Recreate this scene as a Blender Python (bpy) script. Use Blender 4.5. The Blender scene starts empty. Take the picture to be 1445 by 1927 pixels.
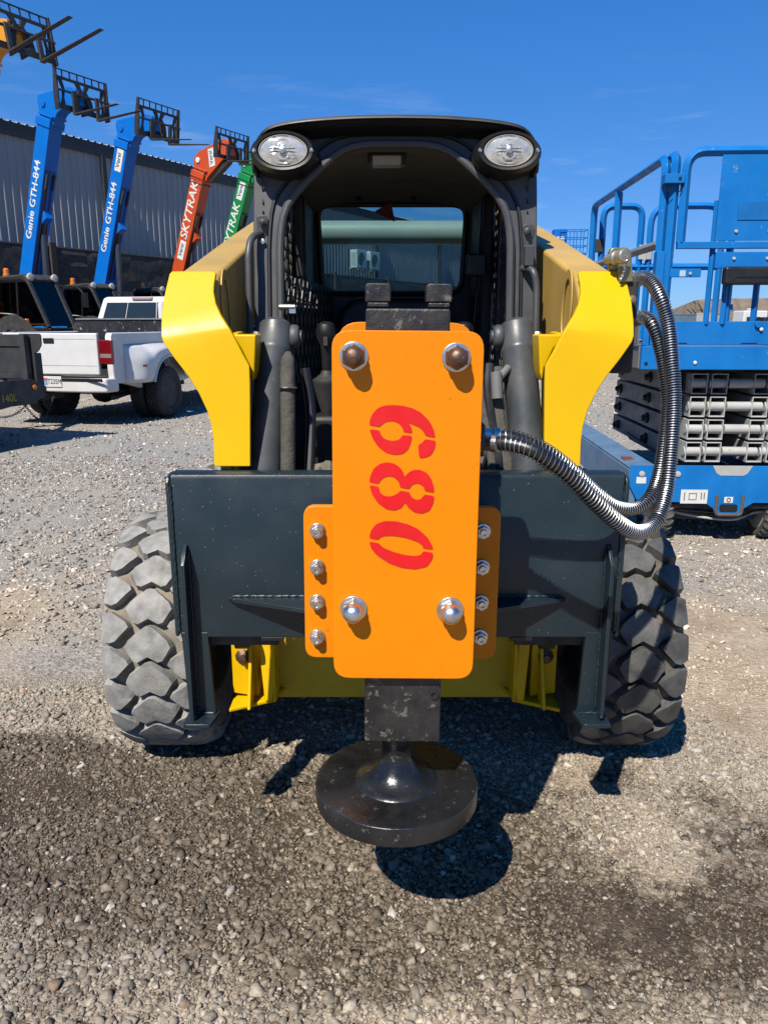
import bpy, bmesh, math, random
import numpy as np
from mathutils import Vector, Matrix
random.seed(7); rng = np.random.default_rng(7)
S = bpy.context.scene
COL = S.collection
R = math.radians
# ------------------------------------------------------------------ camera
F, PITCH, EYE = 1448.0, R(13.8), 1.45
cam = bpy.data.objects.new('camera', bpy.data.cameras.new('camera')); COL.objects.link(cam)
cam.location = (0, 0, EYE); cam.rotation_euler = (R(90) - PITCH, 0, 0)
cam.data.sensor_fit = 'HORIZONTAL'; cam.data.sensor_width = 36; cam.data.lens = 36 * F / 1445
cam.data.clip_start = .05; cam.data.clip_end = 3000
S.camera = cam
# ------------------------------------------------------------------ sky, sun, exposure
SUN = Vector((-.488, -1, 1.33)).normalized()            # towards the sun
W = bpy.data.worlds.new('World'); S.world = W; W.use_nodes = True
nt = W.node_tree; bgn = nt.nodes['Background']
sk = nt.nodes.new('ShaderNodeTexSky'); sk.sky_type = 'NISHITA'; sk.sun_disc = False
sk.sun_elevation = math.asin(SUN.z); sk.sun_rotation = math.atan2(SUN.x, SUN.y)
sk.altitude = 1400; sk.air_density = 1.0; sk.dust_density = .1; sk.ozone_density = 2.0
hs = nt.nodes.new('ShaderNodeHueSaturation'); hs.inputs['Saturation'].default_value = 1.42; hs.inputs['Value'].default_value = 1.0
nt.links.new(sk.outputs[0], hs.inputs['Color'])
gmm = nt.nodes.new('ShaderNodeGamma'); gmm.inputs[1].default_value = .55; tn = nt.nodes.new('ShaderNodeMixRGB'); tn.blend_type = 'MULTIPLY'; tn.inputs[0].default_value = 1; tn.inputs[2].default_value = (1.06, 1.84, 3.22, 1)
nt.links.new(hs.outputs[0], gmm.inputs[0]); nt.links.new(gmm.outputs[0], tn.inputs[1])
# thin high wisps of cloud, the same all round the sky
tc = nt.nodes.new('ShaderNodeTexCoord'); mp = nt.nodes.new('ShaderNodeMapping'); mp.inputs['Scale'].default_value = (2.2, 2.2, 16)
nz = nt.nodes.new('ShaderNodeTexNoise'); nz.inputs['Scale'].default_value = 3.1; nz.inputs['Detail'].default_value = 7; nz.inputs['Roughness'].default_value = .6
rp = nt.nodes.new('ShaderNodeValToRGB'); rp.color_ramp.elements[0].position = .56; rp.color_ramp.elements[1].position = .82
mx = nt.nodes.new('ShaderNodeMixRGB'); mx.inputs[2].default_value = (6.0, 7.2, 9.0, 1)
ml = nt.nodes.new('ShaderNodeMath'); ml.operation = 'MULTIPLY'; ml.inputs[1].default_value = .55
nt.links.new(tc.outputs['Generated'], mp.inputs[0]); nt.links.new(mp.outputs[0], nz.inputs[0]); nt.links.new(nz.outputs[0], rp.inputs[0])
sz = nt.nodes.new('ShaderNodeSeparateXYZ'); lo = nt.nodes.new('ShaderNodeMapRange'); lo.inputs[1].default_value = .30; lo.inputs[2].default_value = .16; m2 = nt.nodes.new('ShaderNodeMath'); m2.operation = 'MULTIPLY'
nt.links.new(tc.outputs['Generated'], sz.inputs[0]); nt.links.new(sz.outputs[2], lo.inputs[0]); nt.links.new(rp.outputs[0], m2.inputs[0]); nt.links.new(lo.outputs[0], m2.inputs[1])
nt.links.new(m2.outputs[0], ml.inputs[0]); nt.links.new(ml.outputs[0], mx.inputs[0]); nt.links.new(tn.outputs[0], mx.inputs[1])
nt.links.new(mx.outputs[0], bgn.inputs[0]); bgn.inputs[1].default_value = .0555
sl = bpy.data.lights.new('sun', 'SUN'); sl.energy = 5.0; sl.angle = R(.53); sl.color = (1, .935, .83)
so = bpy.data.objects.new('sun', sl); COL.objects.link(so); so.rotation_euler = SUN.to_track_quat('Z', 'Y').to_euler()
V = S.view_settings; V.view_transform = 'Standard'; V.look = 'None'; V.exposure = .72; V.gamma = 1
S.render.engine = 'CYCLES'; S.cycles.max_bounces = 6; S.cycles.diffuse_bounces = 2; S.cycles.use_denoising = True

def at(u, v, Y):
    """photograph pixel -> world point on the upright plane at distance Y"""
    a, b = (u - 722.5) / F, (v - 963.5) / F
    c, s = math.cos(PITCH), math.sin(PITCH)
    t = Y / (c - b * s)
    return Vector((a * t, Y, EYE + (-s - b * c) * t))
# ------------------------------------------------------------------ materials
def lin(r, g, b):
    f = lambda x: (x / 255 / 12.92) if x <= 10 else ((x / 255 + .055) / 1.055) ** 2.4
    return (f(r), f(g), f(b))
MATS = {}
def mat(name, col, rough=.5, metal=0., var=.12, scale=6., bump=0., bscale=60., dust=0., dustcol=(.36, .31, .25), wear=0., wearcol=(.2, .17, .14), coat=0., spots=0., spec=.5, sscale=110.):
    if name in MATS: return MATS[name]
    if metal < .9: col, dustcol, wearcol = [tuple(x * .615 for x in q) for q in (col, dustcol, wearcol)]
    m = bpy.data.materials.new(name); m.use_nodes = True; MATS[name] = m
    n = m.node_tree; L = n.links.new; b = n.nodes['Principled BSDF']; N = n.nodes.new
    b.inputs['Roughness'].default_value = rough; b.inputs['Metallic'].default_value = metal
    b.inputs['Coat Weight'].default_value = coat; b.inputs['Coat Roughness'].default_value = .12
    b.inputs['Specular IOR Level'].default_value = spec
    tc = N('ShaderNodeTexCoord').outputs['Object']
    def noise(sc, det=4, ro=.55):
        x = N('ShaderNodeTexNoise'); x.inputs['Scale'].default_value = sc; x.inputs['Detail'].default_value = det; x.inputs['Roughness'].default_value = ro
        L(tc, x.inputs['Vector']); return x.outputs[0]
    def ramp(src, a, c):
        x = N('ShaderNodeMapRange'); x.inputs[1].default_value = a; x.inputs[2].default_value = c; L(src, x.inputs[0]); return x.outputs[0]
    def mix(fac, A, B):
        x = N('ShaderNodeMixRGB')
        if isinstance(fac, float): x.inputs[0].default_value = fac
        else: L(fac, x.inputs[0])
        for i, q in ((1, A), (2, B)):
            if isinstance(q, tuple): x.inputs[i].default_value = (*q[:3], 1)
            else: L(q, x.inputs[i])
        return x.outputs[0]
    def mul(src, k):
        x = N('ShaderNodeMath'); x.operation = 'MULTIPLY'; x.inputs[1].default_value = k; L(src, x.inputs[0]); return x.outputs[0]
    n1 = noise(scale)
    out = mix(ramp(n1, .3, .7), tuple(k * (1 - var) for k in col), tuple(min(1, k * (1 + var)) for k in col))
    if dust: out = mix(mul(ramp(noise(scale * .7 + 1.3, 6, .65), .38, .72), dust), out, dustcol)
    if wear: out = mix(ramp(noise(scale * 2.3 + 3, 8, .72), .66 - wear * .2, .70 - wear * .2), out, wearcol)
    L(out, b.inputs['Base Color'])
    L(ramp(noise(scale * 3), 0, 1), N('ShaderNodeMath').inputs[0])
    r = N('ShaderNodeMapRange'); r.inputs[1].default_value = .25; r.inputs[2].default_value = .75; r.inputs[3].default_value = rough * .8; r.inputs[4].default_value = min(1, rough * 1.25 + dust * .25)
    L(noise(scale * 1.7 + 2), r.inputs[0]); L(r.outputs[0], b.inputs['Roughness'])
    h = None
    if bump:
        h = noise(bscale, 5, .6)
        bp = N('ShaderNodeBump'); bp.inputs['Strength'].default_value = bump; bp.inputs['Distance'].default_value = .01
        L(h, bp.inputs['Height']); L(bp.outputs[0], b.inputs['Normal'])
    if spots:                                             # pale specks of water and dust, the beads' glint painted into the colour
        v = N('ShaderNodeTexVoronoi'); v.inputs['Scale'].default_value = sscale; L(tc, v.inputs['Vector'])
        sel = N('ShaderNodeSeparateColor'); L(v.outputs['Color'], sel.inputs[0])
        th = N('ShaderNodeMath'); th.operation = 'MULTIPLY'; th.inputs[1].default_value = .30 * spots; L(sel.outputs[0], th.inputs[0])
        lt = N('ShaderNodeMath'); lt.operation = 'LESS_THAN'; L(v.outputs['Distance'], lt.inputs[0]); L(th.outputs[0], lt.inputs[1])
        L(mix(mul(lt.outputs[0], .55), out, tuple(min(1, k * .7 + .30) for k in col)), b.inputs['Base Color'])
    return m
def glass(name, tint, rough=.02, ior=1.22):
    if name in MATS: return MATS[name]
    m = bpy.data.materials.new(name); m.use_nodes = True; MATS[name] = m
    n = m.node_tree; L = n.links.new; o = n.nodes['Material Output']; n.nodes.remove(n.nodes['Principled BSDF'])
    t = n.nodes.new('ShaderNodeBsdfTransparent'); t.inputs[0].default_value = (*tint, 1)
    g = n.nodes.new('ShaderNodeBsdfGlossy'); g.inputs['Roughness'].default_value = rough
    f = n.nodes.new('ShaderNodeFresnel'); f.inputs[0].default_value = ior
    x = n.nodes.new('ShaderNodeMixShader'); L(f.outputs[0], x.inputs[0]); L(t.outputs[0], x.inputs[1]); L(g.outputs[0], x.inputs[2]); L(x.outputs[0], o.inputs[0])
    return m
ORANGE = mat('orange_paint', (.93, .275, .0), .32, var=.06, scale=4, wear=.02, wearcol=(.55, .13, .0), dust=.10, dustcol=(.70, .20, .01), spots=.2, bump=.03, bscale=90, sscale=75., spec=.22)
YEL = mat('yellow_paint', (.87, .53, .0), .36, var=.05, scale=3, spots=.22, spec=.25, bump=.03, bscale=70, sscale=70., wear=.04, wearcol=(.62, .4, .02))
YELF = mat('faded_yellow_paint', (.62, .39, .075), .42, var=.12, scale=4, dust=.28, dustcol=(.62, .47, .25))
YELD = mat('scuffed_yellow_paint', (.74, .50, .004), .42, var=.08, scale=7, dust=.25, dustcol=(.3, .2, .05), wear=.12, wearcol=(.15, .1, .03))
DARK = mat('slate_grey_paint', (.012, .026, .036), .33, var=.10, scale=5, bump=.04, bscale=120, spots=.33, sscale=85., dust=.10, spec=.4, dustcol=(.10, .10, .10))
CABG = mat('cab_grey_paint', (.062, .065, .070), .42, var=.08, scale=6, dust=.25, dustcol=(.12, .11, .10), bump=.03, bscale=150)
CYLG = mat('cylinder_grey_paint', (.055, .066, .075), .42, var=.15, scale=9, dust=.5, dustcol=(.17, .165, .155), wear=.06, wearcol=(.25, .22, .18), bump=.04, bscale=140)
RUBW = mat('wet_shaded_rubber', (.06, .06, .06), .55, var=.5, scale=14, dust=.55, dustcol=(.24, .225, .20), bump=.2, bscale=90)  # right front tyre: wetness plus shade of plate and hoses, painted into the colour
RUBWG = mat('damp_shaded_dirt_groove', (.14, .12, .095), .85, var=.4, scale=16, bump=.3, bscale=120)  # damp groove dirt, darkened with the same painted shade
BLK = mat('black_plastic', (.010, .010, .011), .42, var=.2, scale=8)
BLKD = mat('dusty_black_plastic', (.018, .018, .018), .6, var=.25, scale=8, dust=.5, dustcol=(.10, .09, .08))
BLKM = mat('worn_black_steel', (.010, .010, .011), .36, var=.4, scale=16, bump=.25, bscale=80, wear=.42, wearcol=(.15, .13, .11), dust=.6, dustcol=(.065, .062, .06), spots=.25, sscale=80.)
DISC = mat('scraped_black_disc', (.009, .010, .012), .22, var=.4, scale=11, bump=.14, bscale=70, wear=.22, wearcol=(.12, .12, .12), dust=.4, dustcol=(.045, .046, .048), spots=.3, sscale=80.)
RUB = mat('dusty_grey_rubber', (.30, .295, .285), .85, var=.42, scale=22, dust=.45, dustcol=(.42, .39, .34), bump=.22, bscale=110)
RUBG = mat('dirt_filled_rubber_groove', (.25, .215, .165), .95, var=.25, scale=20, bump=.3, bscale=130)
RUBB = mat('black_rubber', (.022, .022, .022), .75, var=.3, scale=14, dust=.5, dustcol=(.09, .08, .07))
STEEL = mat('zinc_steel', (.55, .55, .54), .32, 1., var=.2, scale=40, bump=.1, bscale=200)
RUST = mat('rusted_steel', (.17, .10, .065), .42, .6, var=.4, scale=60, bump=.2, bscale=150, wear=.3, wearcol=(.3, .27, .24))
WIRE = mat('spring_wire', (.40, .41, .42), .34, 1., var=.1, scale=60)
BRASS = mat('dirty_brass', (.36, .31, .17), .4, .7, var=.25, scale=40, dust=.4, dustcol=(.3, .27, .2))
HOSE = mat('black_hose', (.012, .012, .013), .4, var=.2, scale=30)
SLEEVE = mat('dusty_hose_sleeve', (.085, .078, .066), .9, var=.3, scale=24, bump=.5, bscale=60)
RED = mat('red_stencil_paint', (.80, .002, .004), .45, var=.08, scale=12, wear=.03, wearcol=(.6, .05, .01))
WHITE = mat('white_paint', (.82, .82, .81), .35, var=.05, scale=3, dust=.2, dustcol=(.5, .47, .42), coat=.3)
WHITED = mat('white_decal', (.80, .80, .78), .5, var=.03)
INK = mat('dark_ink', (.03, .05, .12), .6, var=.05)
BLUE = mat('blue_paint', (.001, .17, .66), .38, var=.06, scale=3, spec=.25, dust=.08, dustcol=(.08, .22, .42))
BLUEW = mat('weathered_blue_paint', (.002, .185, .60), .42, var=.12, scale=5, spec=.25, dust=.3, dustcol=(.03, .25, .58), wear=.10, wearcol=(.35, .38, .40), bump=.05, bscale=60)
BLUEF = mat('sun_faded_blue_paint', (.09, .20, .36), .6, var=.15, scale=5, dust=.5, dustcol=(.2, .27, .35), wear=.12, wearcol=(.4, .4, .4))
LGREY = mat('light_grey_paint', (.52, .53, .52), .5, var=.10, scale=8, dust=.35, dustcol=(.33, .29, .24), wear=.10, wearcol=(.2, .11, .06))
MGREY = mat('scissor_grey_paint', (.21, .21, .21), .48, var=.15, scale=6, dust=.5, dustcol=(.18, .17, .155))
ORTH = mat('red_orange_paint', (.62, .075, .008), .42, var=.08, scale=3, dust=.2, dustcol=(.5, .16, .06))
GRN = mat('green_paint', (.004, .26, .06), .42, var=.08, scale=3)
YTH = mat('amber_yellow_paint', (.82, .36, .004), .4, var=.06, scale=3)
FORK = mat('fork_steel', (.022, .021, .021), .5, var=.2, scale=6, dust=.25, dustcol=(.09, .07, .05))
FORKW = mat('scuffed_fork_steel', (.065, .055, .048), .5, .3, var=.3, scale=8, wear=.2, wearcol=(.16, .10, .06))
LENS = mat('lamp_lens', (.62, .62, .60), .10, .35, var=.25, scale=60, coat=.8)
TAILR = mat('red_lens', (.20, .004, .008), .2, var=.1, coat=.6)
AMBER = mat('amber_lens', (.75, .20, .01), .25, var=.1, coat=.4)
CORR = mat('grey_corrugated_steel', (.42, .418, .42), .5, var=.05, scale=.6, dust=.1, dustcol=(.16, .155, .15))
CORRD = mat('dark_trim_steel', (.03, .031, .033), .5, var=.1, scale=2)
STONE = mat('dark_split_face_block', (.055, .052, .048), .95, var=.5, scale=9, bump=1., bscale=14, wear=.2, wearcol=(.07, .065, .06))
LINER = mat('cab_headliner', (.17, .15, .125), .9, var=.1, scale=8)
SEAT = mat('black_vinyl', (.012, .012, .013), .55, var=.15, scale=12)
MESA = mat('dry_brown_rock', (.20, .155, .115), .95, var=.25, scale=.06, bump=.6, bscale=.3)
CARGLASS = mat('dark_car_glass', (.02, .03, .032), .06, var=.1, coat=.5)
PANE = glass('tinted_glass', (.50, .66, .68))
PANED = glass('smoked_glass', (.50, .58, .54), .03, 1.6)
TAN = mat('dry_rag_cloth', (.16, .14, .10), .95, var=.3, scale=30)
FADE_RED = mat('faded_red_steel', (.20, .045, .035), .7, var=.2, scale=3)
BLUE_CONT = mat('slate_blue_container', (.12, .20, .27), .6, var=.15, scale=1.5)
# ------------------------------------------------------------------ mesh builder
class MB:
    def __init__(s): s.v = []; s.f = []; s.m = []; s.mi = 0
    def add(s, vs, fs):
        k = len(s.v); s.v += [tuple(p) for p in vs]
        for f in fs: s.f.append([i + k for i in f]); s.m.append(s.mi)
        return s
    def box(s, c, d, M=None):
        q = [Vector(((i & 1) - .5, ((i >> 1) & 1) - .5, ((i >> 2) & 1) - .5)) for i in range(8)]
        q = [Vector((p.x * d[0], p.y * d[1], p.z * d[2])) for p in q]
        if M is not None: q = [M @ p for p in q]
        return s.add([p + Vector(c) for p in q], [(0, 2, 3, 1), (4, 5, 7, 6), (0, 1, 5, 4), (2, 6, 7, 3), (0, 4, 6, 2), (1, 3, 7, 5)])
    def bb(s, x0, x1, y0, y1, z0, z1): return s.box(((x0 + x1) / 2, (y0 + y1) / 2, (z0 + z1) / 2), (abs(x1 - x0), abs(y1 - y0), abs(z1 - z0)))
    def prism(s, pts, vec):
        pts = [Vector(p) for p in pts]; vec = Vector(vec); n = len(pts)
        nrm = Vector((0, 0, 0))
        for i in range(n): nrm += pts[i].cross(pts[(i + 1) % n])
        if nrm.dot(vec) > 0: pts.reverse()
        return s.add(pts + [p + vec for p in pts], [list(range(n)), list(range(2 * n - 1, n - 1, -1))] + [(i, i + n, (i + 1) % n + n, (i + 1) % n) for i in range(n)])
    def ring(s, outer, inner, vec, closed=True):
        """plate with an opening: outer and inner outlines with the same number of points"""
        n = len(outer); vec = Vector(vec); o = [Vector(p) for p in outer]; i_ = [Vector(p) for p in inner]
        vs = o + i_ + [p + vec for p in o] + [p + vec for p in i_]; fs = []
        for k in range(n if closed else n - 1):
            j = (k + 1) % n
            fs += [(k, j, n + j, n + k), (2 * n + k, 3 * n + k, 3 * n + j, 2 * n + j), (k, 2 * n + k, 2 * n + j, j), (n + k, n + j, 3 * n + j, 3 * n + k)]
        if not closed: fs += [(0, n, 3 * n, 2 * n), (n - 1, 3 * n - 1, 4 * n - 1, 2 * n - 1)]
        return s.add(vs, fs)
    def tube(s, pts, r, n=10, closed=False, caps=True, flat=None):
        pts = [Vector(p) for p in pts]; m = len(pts); rr = r if isinstance(r, (list, tuple)) else [r] * m
        tg = []
        for i in range(m):
            a = pts[(i - 1) % m] if closed or i else pts[i]; b = pts[(i + 1) % m] if closed or i < m - 1 else pts[i]
            tg.append((b - a).normalized())
        up = Vector((0, 0, 1)) if abs(tg[0].z) < .9 else Vector((1, 0, 0))
        nn = (up - tg[0] * up.dot(tg[0])).normalized(); vs = []
        for i in range(m):
            nn = (nn - tg[i] * nn.dot(tg[i])).normalized(); bb = tg[i].cross(nn)
            for k in range(n):
                a = 2 * math.pi * k / n
                if flat: vs.append(pts[i] + nn * (math.cos(a) * rr[i] * flat) + bb * (math.sin(a) * rr[i]))
                else: vs.append(pts[i] + (nn * math.cos(a) + bb * math.sin(a)) * rr[i])
        fs = []
        for i in range(m if closed else m - 1):
            j = (i + 1) % m
            for k in range(n): l = (k + 1) % n; fs.append((i * n + k, i * n + l, j * n + l, j * n + k))
        if caps and not closed: fs += [list(range(n))[::-1], [(m - 1) * n + k for k in range(n)]]
        return s.add(vs, fs)
    def cyl(s, a, b, r, r2=None, n=20): return s.tube([a, b], [r, r if r2 is None else r2], n)
    def lathe(s, prof, o, ax, n=32):
        ax = Vector(ax).normalized(); o = Vector(o); t = Vector((0, 0, 1)) if abs(ax.z) < .9 else Vector((1, 0, 0))
        e = (t - ax * t.dot(ax)).normalized(); g = ax.cross(e); vs = []
        for r, h in prof:
            for k in range(n): a = 2 * math.pi * k / n; vs.append(o + ax * h + (e * math.cos(a) + g * math.sin(a)) * r)
        fs = []
        for i in range(len(prof) - 1):
            for k in range(n): l = (k + 1) % n; fs.append((i * n + k, i * n + l, (i + 1) * n + l, (i + 1) * n + k))
        if prof[0][0] > 1e-6: fs.append(list(range(n))[::-1])
        if prof[-1][0] > 1e-6: fs.append([(len(prof) - 1) * n + k for k in range(n)])
        return s.add(vs, fs)
    def bar(s, a, b, w, h, up=(0, 0, 1)):
        a, b = Vector(a), Vector(b); t = (b - a).normalized(); u = Vector(up)
        if abs(t.dot(u)) > .95: u = Vector((0, 1, 0)) if abs(t.y) < .9 else Vector((1, 0, 0))
        x = t.cross(u).normalized(); z = x.cross(t)
        q = [a + x * i * w / 2 + z * j * h / 2 for i, j in ((-1, -1), (1, -1), (1, 1), (-1, 1))]
        q += [p + (b - a) for p in q]
        return s.add(q, [(0, 1, 2, 3)[::-1], (4, 5, 6, 7), (0, 1, 5, 4), (1, 2, 6, 5), (2, 3, 7, 6), (3, 0, 4, 7)])
    def mesh(s, name, mats, smooth=35):
        me = bpy.data.meshes.new(name); me.from_pydata(s.v, [], s.f)
        for m in (mats if isinstance(mats, (list, tuple)) else [mats]): me.materials.append(m)
        if isinstance(mats, (list, tuple)) and len(mats) > 1: me.polygons.foreach_set('material_index', s.m)
        bm = bmesh.new(); bm.from_mesh(me); bmesh.ops.recalc_face_normals(bm, faces=bm.faces); bm.to_mesh(me); bm.free()
        me.polygons.foreach_set('use_smooth', [True] * len(me.polygons)); me.set_sharp_from_angle(angle=R(smooth)); me.update()
        return me
ORG = {}
def link(name, data, parent=None):
    o = bpy.data.objects.new(name, data); COL.objects.link(o)
    if parent is not None: o.parent = parent; ORG[o] = ORG.get(parent, Vector())
    return o
def part(mb, name, mats, parent=None, bevel=.003, seg=2, smooth=35, label=None):
    off = ORG.get(parent)
    if off is not None and off.length > 0: mb.v = [(p[0] - off.x, p[1] - off.y, p[2] - off.z) for p in mb.v]
    o = link(name, mb.mesh(name, mats, smooth), parent)
    if bevel:
        b = o.modifiers.new('bevel', 'BEVEL'); b.width = bevel; b.segments = seg; b.limit_method = 'ANGLE'; b.angle_limit = R(40); b.harden_normals = True
    if label: o['label'] = label
    return o
def parts(mb, name, mats, parent=None, **kw):
    """one object for each separate piece of the builder"""
    par = list(range(len(mb.v)))
    def find(i):
        while par[i] != i: par[i] = par[par[i]]; i = par[i]
        return i
    for f in mb.f:
        for i in f[1:]: par[find(i)] = find(f[0])
    g = {}
    for f in mb.f: g.setdefault(find(f[0]), []).append(f)
    for fs in g.values():
        ids = sorted({i for f in fs for i in f}); mp = {k: n for n, k in enumerate(ids)}
        part(MB().add([mb.v[i] for i in ids], [[mp[i] for i in f] for f in fs]), name, mats, parent, **kw)
def tag(o, label, cat=None, group=None, kind=None):
    o['label'] = label
    if cat: o['category'] = cat
    if group: o['group'] = group
    if kind: o['kind'] = kind
    return o
def thing(name, label, cat, loc=(0, 0, 0), rz=0, group=None, world=False):
    o = bpy.data.objects.new(name, None); COL.objects.link(o); o.location = loc; o.rotation_euler = (0, 0, rz); o.empty_display_size = .2
    if world: ORG[o] = Vector(loc)
    return tag(o, label, cat, group)
def place(me, name, parent, loc=(0, 0, 0), rot=(0, 0, 0)):
    """another object on shared mesh data"""
    o = link(name, me, parent); o.location = Vector(loc) - ORG.get(parent, Vector()); o.rotation_euler = rot
    return o
def text(body, name, m, parent, size, M, ext=.002, bold=0., shear=0., width=1., align='CENTER'):
    """raised lettering; M places the text plane (x along the line, y up the letters)"""
    c = bpy.data.curves.new(name, 'FONT'); c.body = body; c.size = size; c.extrude = ext; c.bevel_depth = bold; c.bevel_resolution = 0; c.shear = shear; c.align_x = align; c.align_y = 'CENTER'
    tmp = bpy.data.objects.new('tmp', c); me = bpy.data.meshes.new_from_object(tmp); bpy.data.objects.remove(tmp); me.materials.clear(); me.materials.append(m)
    o = link(name, me, parent); o.matrix_local = Matrix.Translation(-ORG.get(parent, Vector())) @ M @ Matrix.Diagonal((width, 1, 1, 1))
    return o
def frame(o, x, y):
    x = Vector(x).normalized(); y = Vector(y); y = (y - x * y.dot(x)).normalized(); z = x.cross(y)
    M = Matrix((x, y, z)).transposed().to_4x4(); M.translation = Vector(o); return M
def arc(c, r, a0, a1, n, ex, ey):
    c, ex, ey = Vector(c), Vector(ex), Vector(ey)
    return [c + ex * (r * math.cos(a0 + (a1 - a0) * i / n)) + ey * (r * math.sin(a0 + (a1 - a0) * i / n)) for i in range(n + 1)]
def fillet(pts, r, n=5, closed=False):
    """round the corners of a polyline"""
    pts = [Vector(p) for p in pts]; m = len(pts); out = []
    for i, p in enumerate(pts):
        if not closed and i in (0, m - 1): out.append(p); continue
        a, b = pts[(i - 1) % m] - p, pts[(i + 1) % m] - p
        d = min(r, a.length * .48, b.length * .48); A, B = p + a.normalized() * d, p + b.normalized() * d
        for k in range(n + 1):
            t = k / n; out.append(A * (1 - t) ** 2 + p * (2 * t * (1 - t)) + B * t * t)
    return out
def rrect(w, h, r, n=5):
    return [(p.x, p.y) for p in fillet([(-w / 2, -h / 2, 0), (w / 2, -h / 2, 0), (w / 2, h / 2, 0), (-w / 2, h / 2, 0)], r, n, True)]
def spline(pts, n):
    """smooth curve through points (Catmull-Rom)"""
    p = [Vector(q) for q in pts]; p = [2 * p[0] - p[1]] + p + [2 * p[-1] - p[-2]]; out = []
    for i in range(1, len(p) - 2):
        for k in range(n):
            t = k / n; a, b, c, d = p[i - 1:i + 3]
            out.append(.5 * ((2 * b) + (c - a) * t + (2 * a - 5 * b + 4 * c - d) * t * t + (3 * b - a - 3 * c + d) * t ** 3))
    out.append(p[-2]); return out
def resample(pts, n, closed=False):
    pts = [Vector(p) for p in pts]
    if closed: pts = pts + [pts[0]]
    d = [0]
    for a, b in zip(pts, pts[1:]): d.append(d[-1] + (b - a).length)
    out = []; k = 0
    for i in range(n):
        t = d[-1] * i / (n if closed else n - 1)
        while k < len(d) - 2 and d[k + 1] < t: k += 1
        f = (t - d[k]) / max(1e-9, d[k + 1] - d[k]); out.append(pts[k].lerp(pts[k + 1], min(1, max(0, f))))
    return out
def coil(path, r, wire, pitch, n=5, seg=12):
    """spring guard wound round a path"""
    p = resample(path, 220); L = sum((b - a).length for a, b in zip(p, p[1:])); turns = L / pitch; tot = int(turns * seg)
    nn = None; fr = []
    for i in range(len(p)):
        t = (p[min(i + 1, len(p) - 1)] - p[max(i - 1, 0)]).normalized()
        if nn is None: nn = t.orthogonal().normalized()
        nn = (nn - t * nn.dot(t)).normalized(); fr.append((nn.copy(), t.cross(nn)))
    out = []
    for k in range(tot + 1):
        s = k / tot * (len(p) - 1); i = min(int(s), len(p) - 2); f = s - i; a = 2 * math.pi * k / seg
        c = p[i].lerp(p[i + 1], f); A = fr[i][0].lerp(fr[i + 1][0], f); B = fr[i][1].lerp(fr[i + 1][1], f)
        out.append(c + (A * math.cos(a) + B * math.sin(a)) * r)
    return MB().tube(out, wire, n)
# ================================================================== ground and gravel
def vnoise(x, y, sc, seed=0, oct=3):
    x = np.asarray(x, float) * sc; y = np.asarray(y, float) * sc; tot = 0; amp = 1; nrm = 0
    for o in range(oct):
        g = np.random.default_rng(seed + o * 17).random((64, 64))
        xi, yi = np.floor(x).astype(int), np.floor(y).astype(int); fx, fy = x - xi, y - yi
        fx = fx * fx * (3 - 2 * fx); fy = fy * fy * (3 - 2 * fy)
        a, b = g[xi % 64, yi % 64], g[(xi + 1) % 64, yi % 64]; c, d = g[xi % 64, (yi + 1) % 64], g[(xi + 1) % 64, (yi + 1) % 64]
        tot = tot + amp * ((a * (1 - fx) + b * fx) * (1 - fy) + (c * (1 - fx) + d * fx) * fy); nrm += amp; amp *= .5; x = x * 2.03; y = y * 2.03
    return tot / nrm
def ground_z(x, y):
    d = np.hypot(x, np.asarray(y) - 2.5)
    return (vnoise(x, y, 1.1, 3) - .5) * .035 * np.clip(1.6 - d / 14, 0, 1) + (vnoise(x, y, 5, 9) - .5) * .012 * np.clip(1.3 - d / 6, 0, 1)
def damp(x, y):                 # earth left dark and damp where the machine was washed down
    n = vnoise(x, y, 2.6, 21, 4) - .5
    e = np.hypot((x + .22) / np.where(x > -.22, 1.22, 1.6), (y - 1.85) / .52)
    e2 = np.hypot((x + 1.55) / .8, (y - 2.25) / .28)
    return np.clip((1.18 - np.minimum(e, e2) + n * 1.35) / .40, 0, 1) * np.clip((.82 - vnoise(x, y, 5.3, 61, 4)) / .07, 0, 1)
def tan_zone(x, y):             # sandy earth near the machine, grey crushed rock further off
    n = vnoise(x, y, .9, 33, 4) - .5
    return np.clip((4.6 - y + np.abs(x) * .12 + n * 4.0) / 1.6, 0, 1) * np.clip(.72 + n * 2, 0, 1) + .28 * np.clip(vnoise(x, y, .35, 40, 3) * 4 - 1.9, 0, 1)
def bare(x, y):                 # wheel tracks of bare dirt with few stones
    n = vnoise(x, y, 1.7, 51, 3) - .5
    a = np.clip(1.25 - np.hypot((x + 1.55) / .75, (y - 2.18) / .16) + n * 1.6, 0, 1)
    b = np.clip(1.1 - np.hypot((x - .62) / .50, (y - 1.66) / .26) + n * 1.8, 0, .62)
    c = np.clip(1.2 - np.hypot((x - 1.6) / .7, (y - 2.7) / .9) + n * 1.8, 0, 1)
    d = np.clip(1.1 - np.hypot((x + 1.6) / .7, (y - 3.1) / .22) + n * 1.6, 0, 1)
    return np.clip(np.maximum(np.maximum(a, b), np.maximum(c, d)), 0, 1)
xs = np.concatenate([[-900, -400, -200, -100, -60, -40, -28, -20, -14, -10], np.arange(-7, -3, .25), np.arange(-3, 3, .05), np.arange(3, 7.01, .25), [10, 14, 20, 28, 40, 60, 100, 200, 400, 900]])
ys = np.concatenate([[-300, -100, -40, -15, -6, -3, -1], np.arange(0, .9, .2), np.arange(.9, 4.5, .05), np.arange(4.5, 12, .2), np.arange(12, 40, 1.5), [45, 55, 70, 90, 120, 170, 250, 400, 700, 1500]])
gx, gy = np.meshgrid(xs, ys); nx, ny = len(xs), len(ys)
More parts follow.
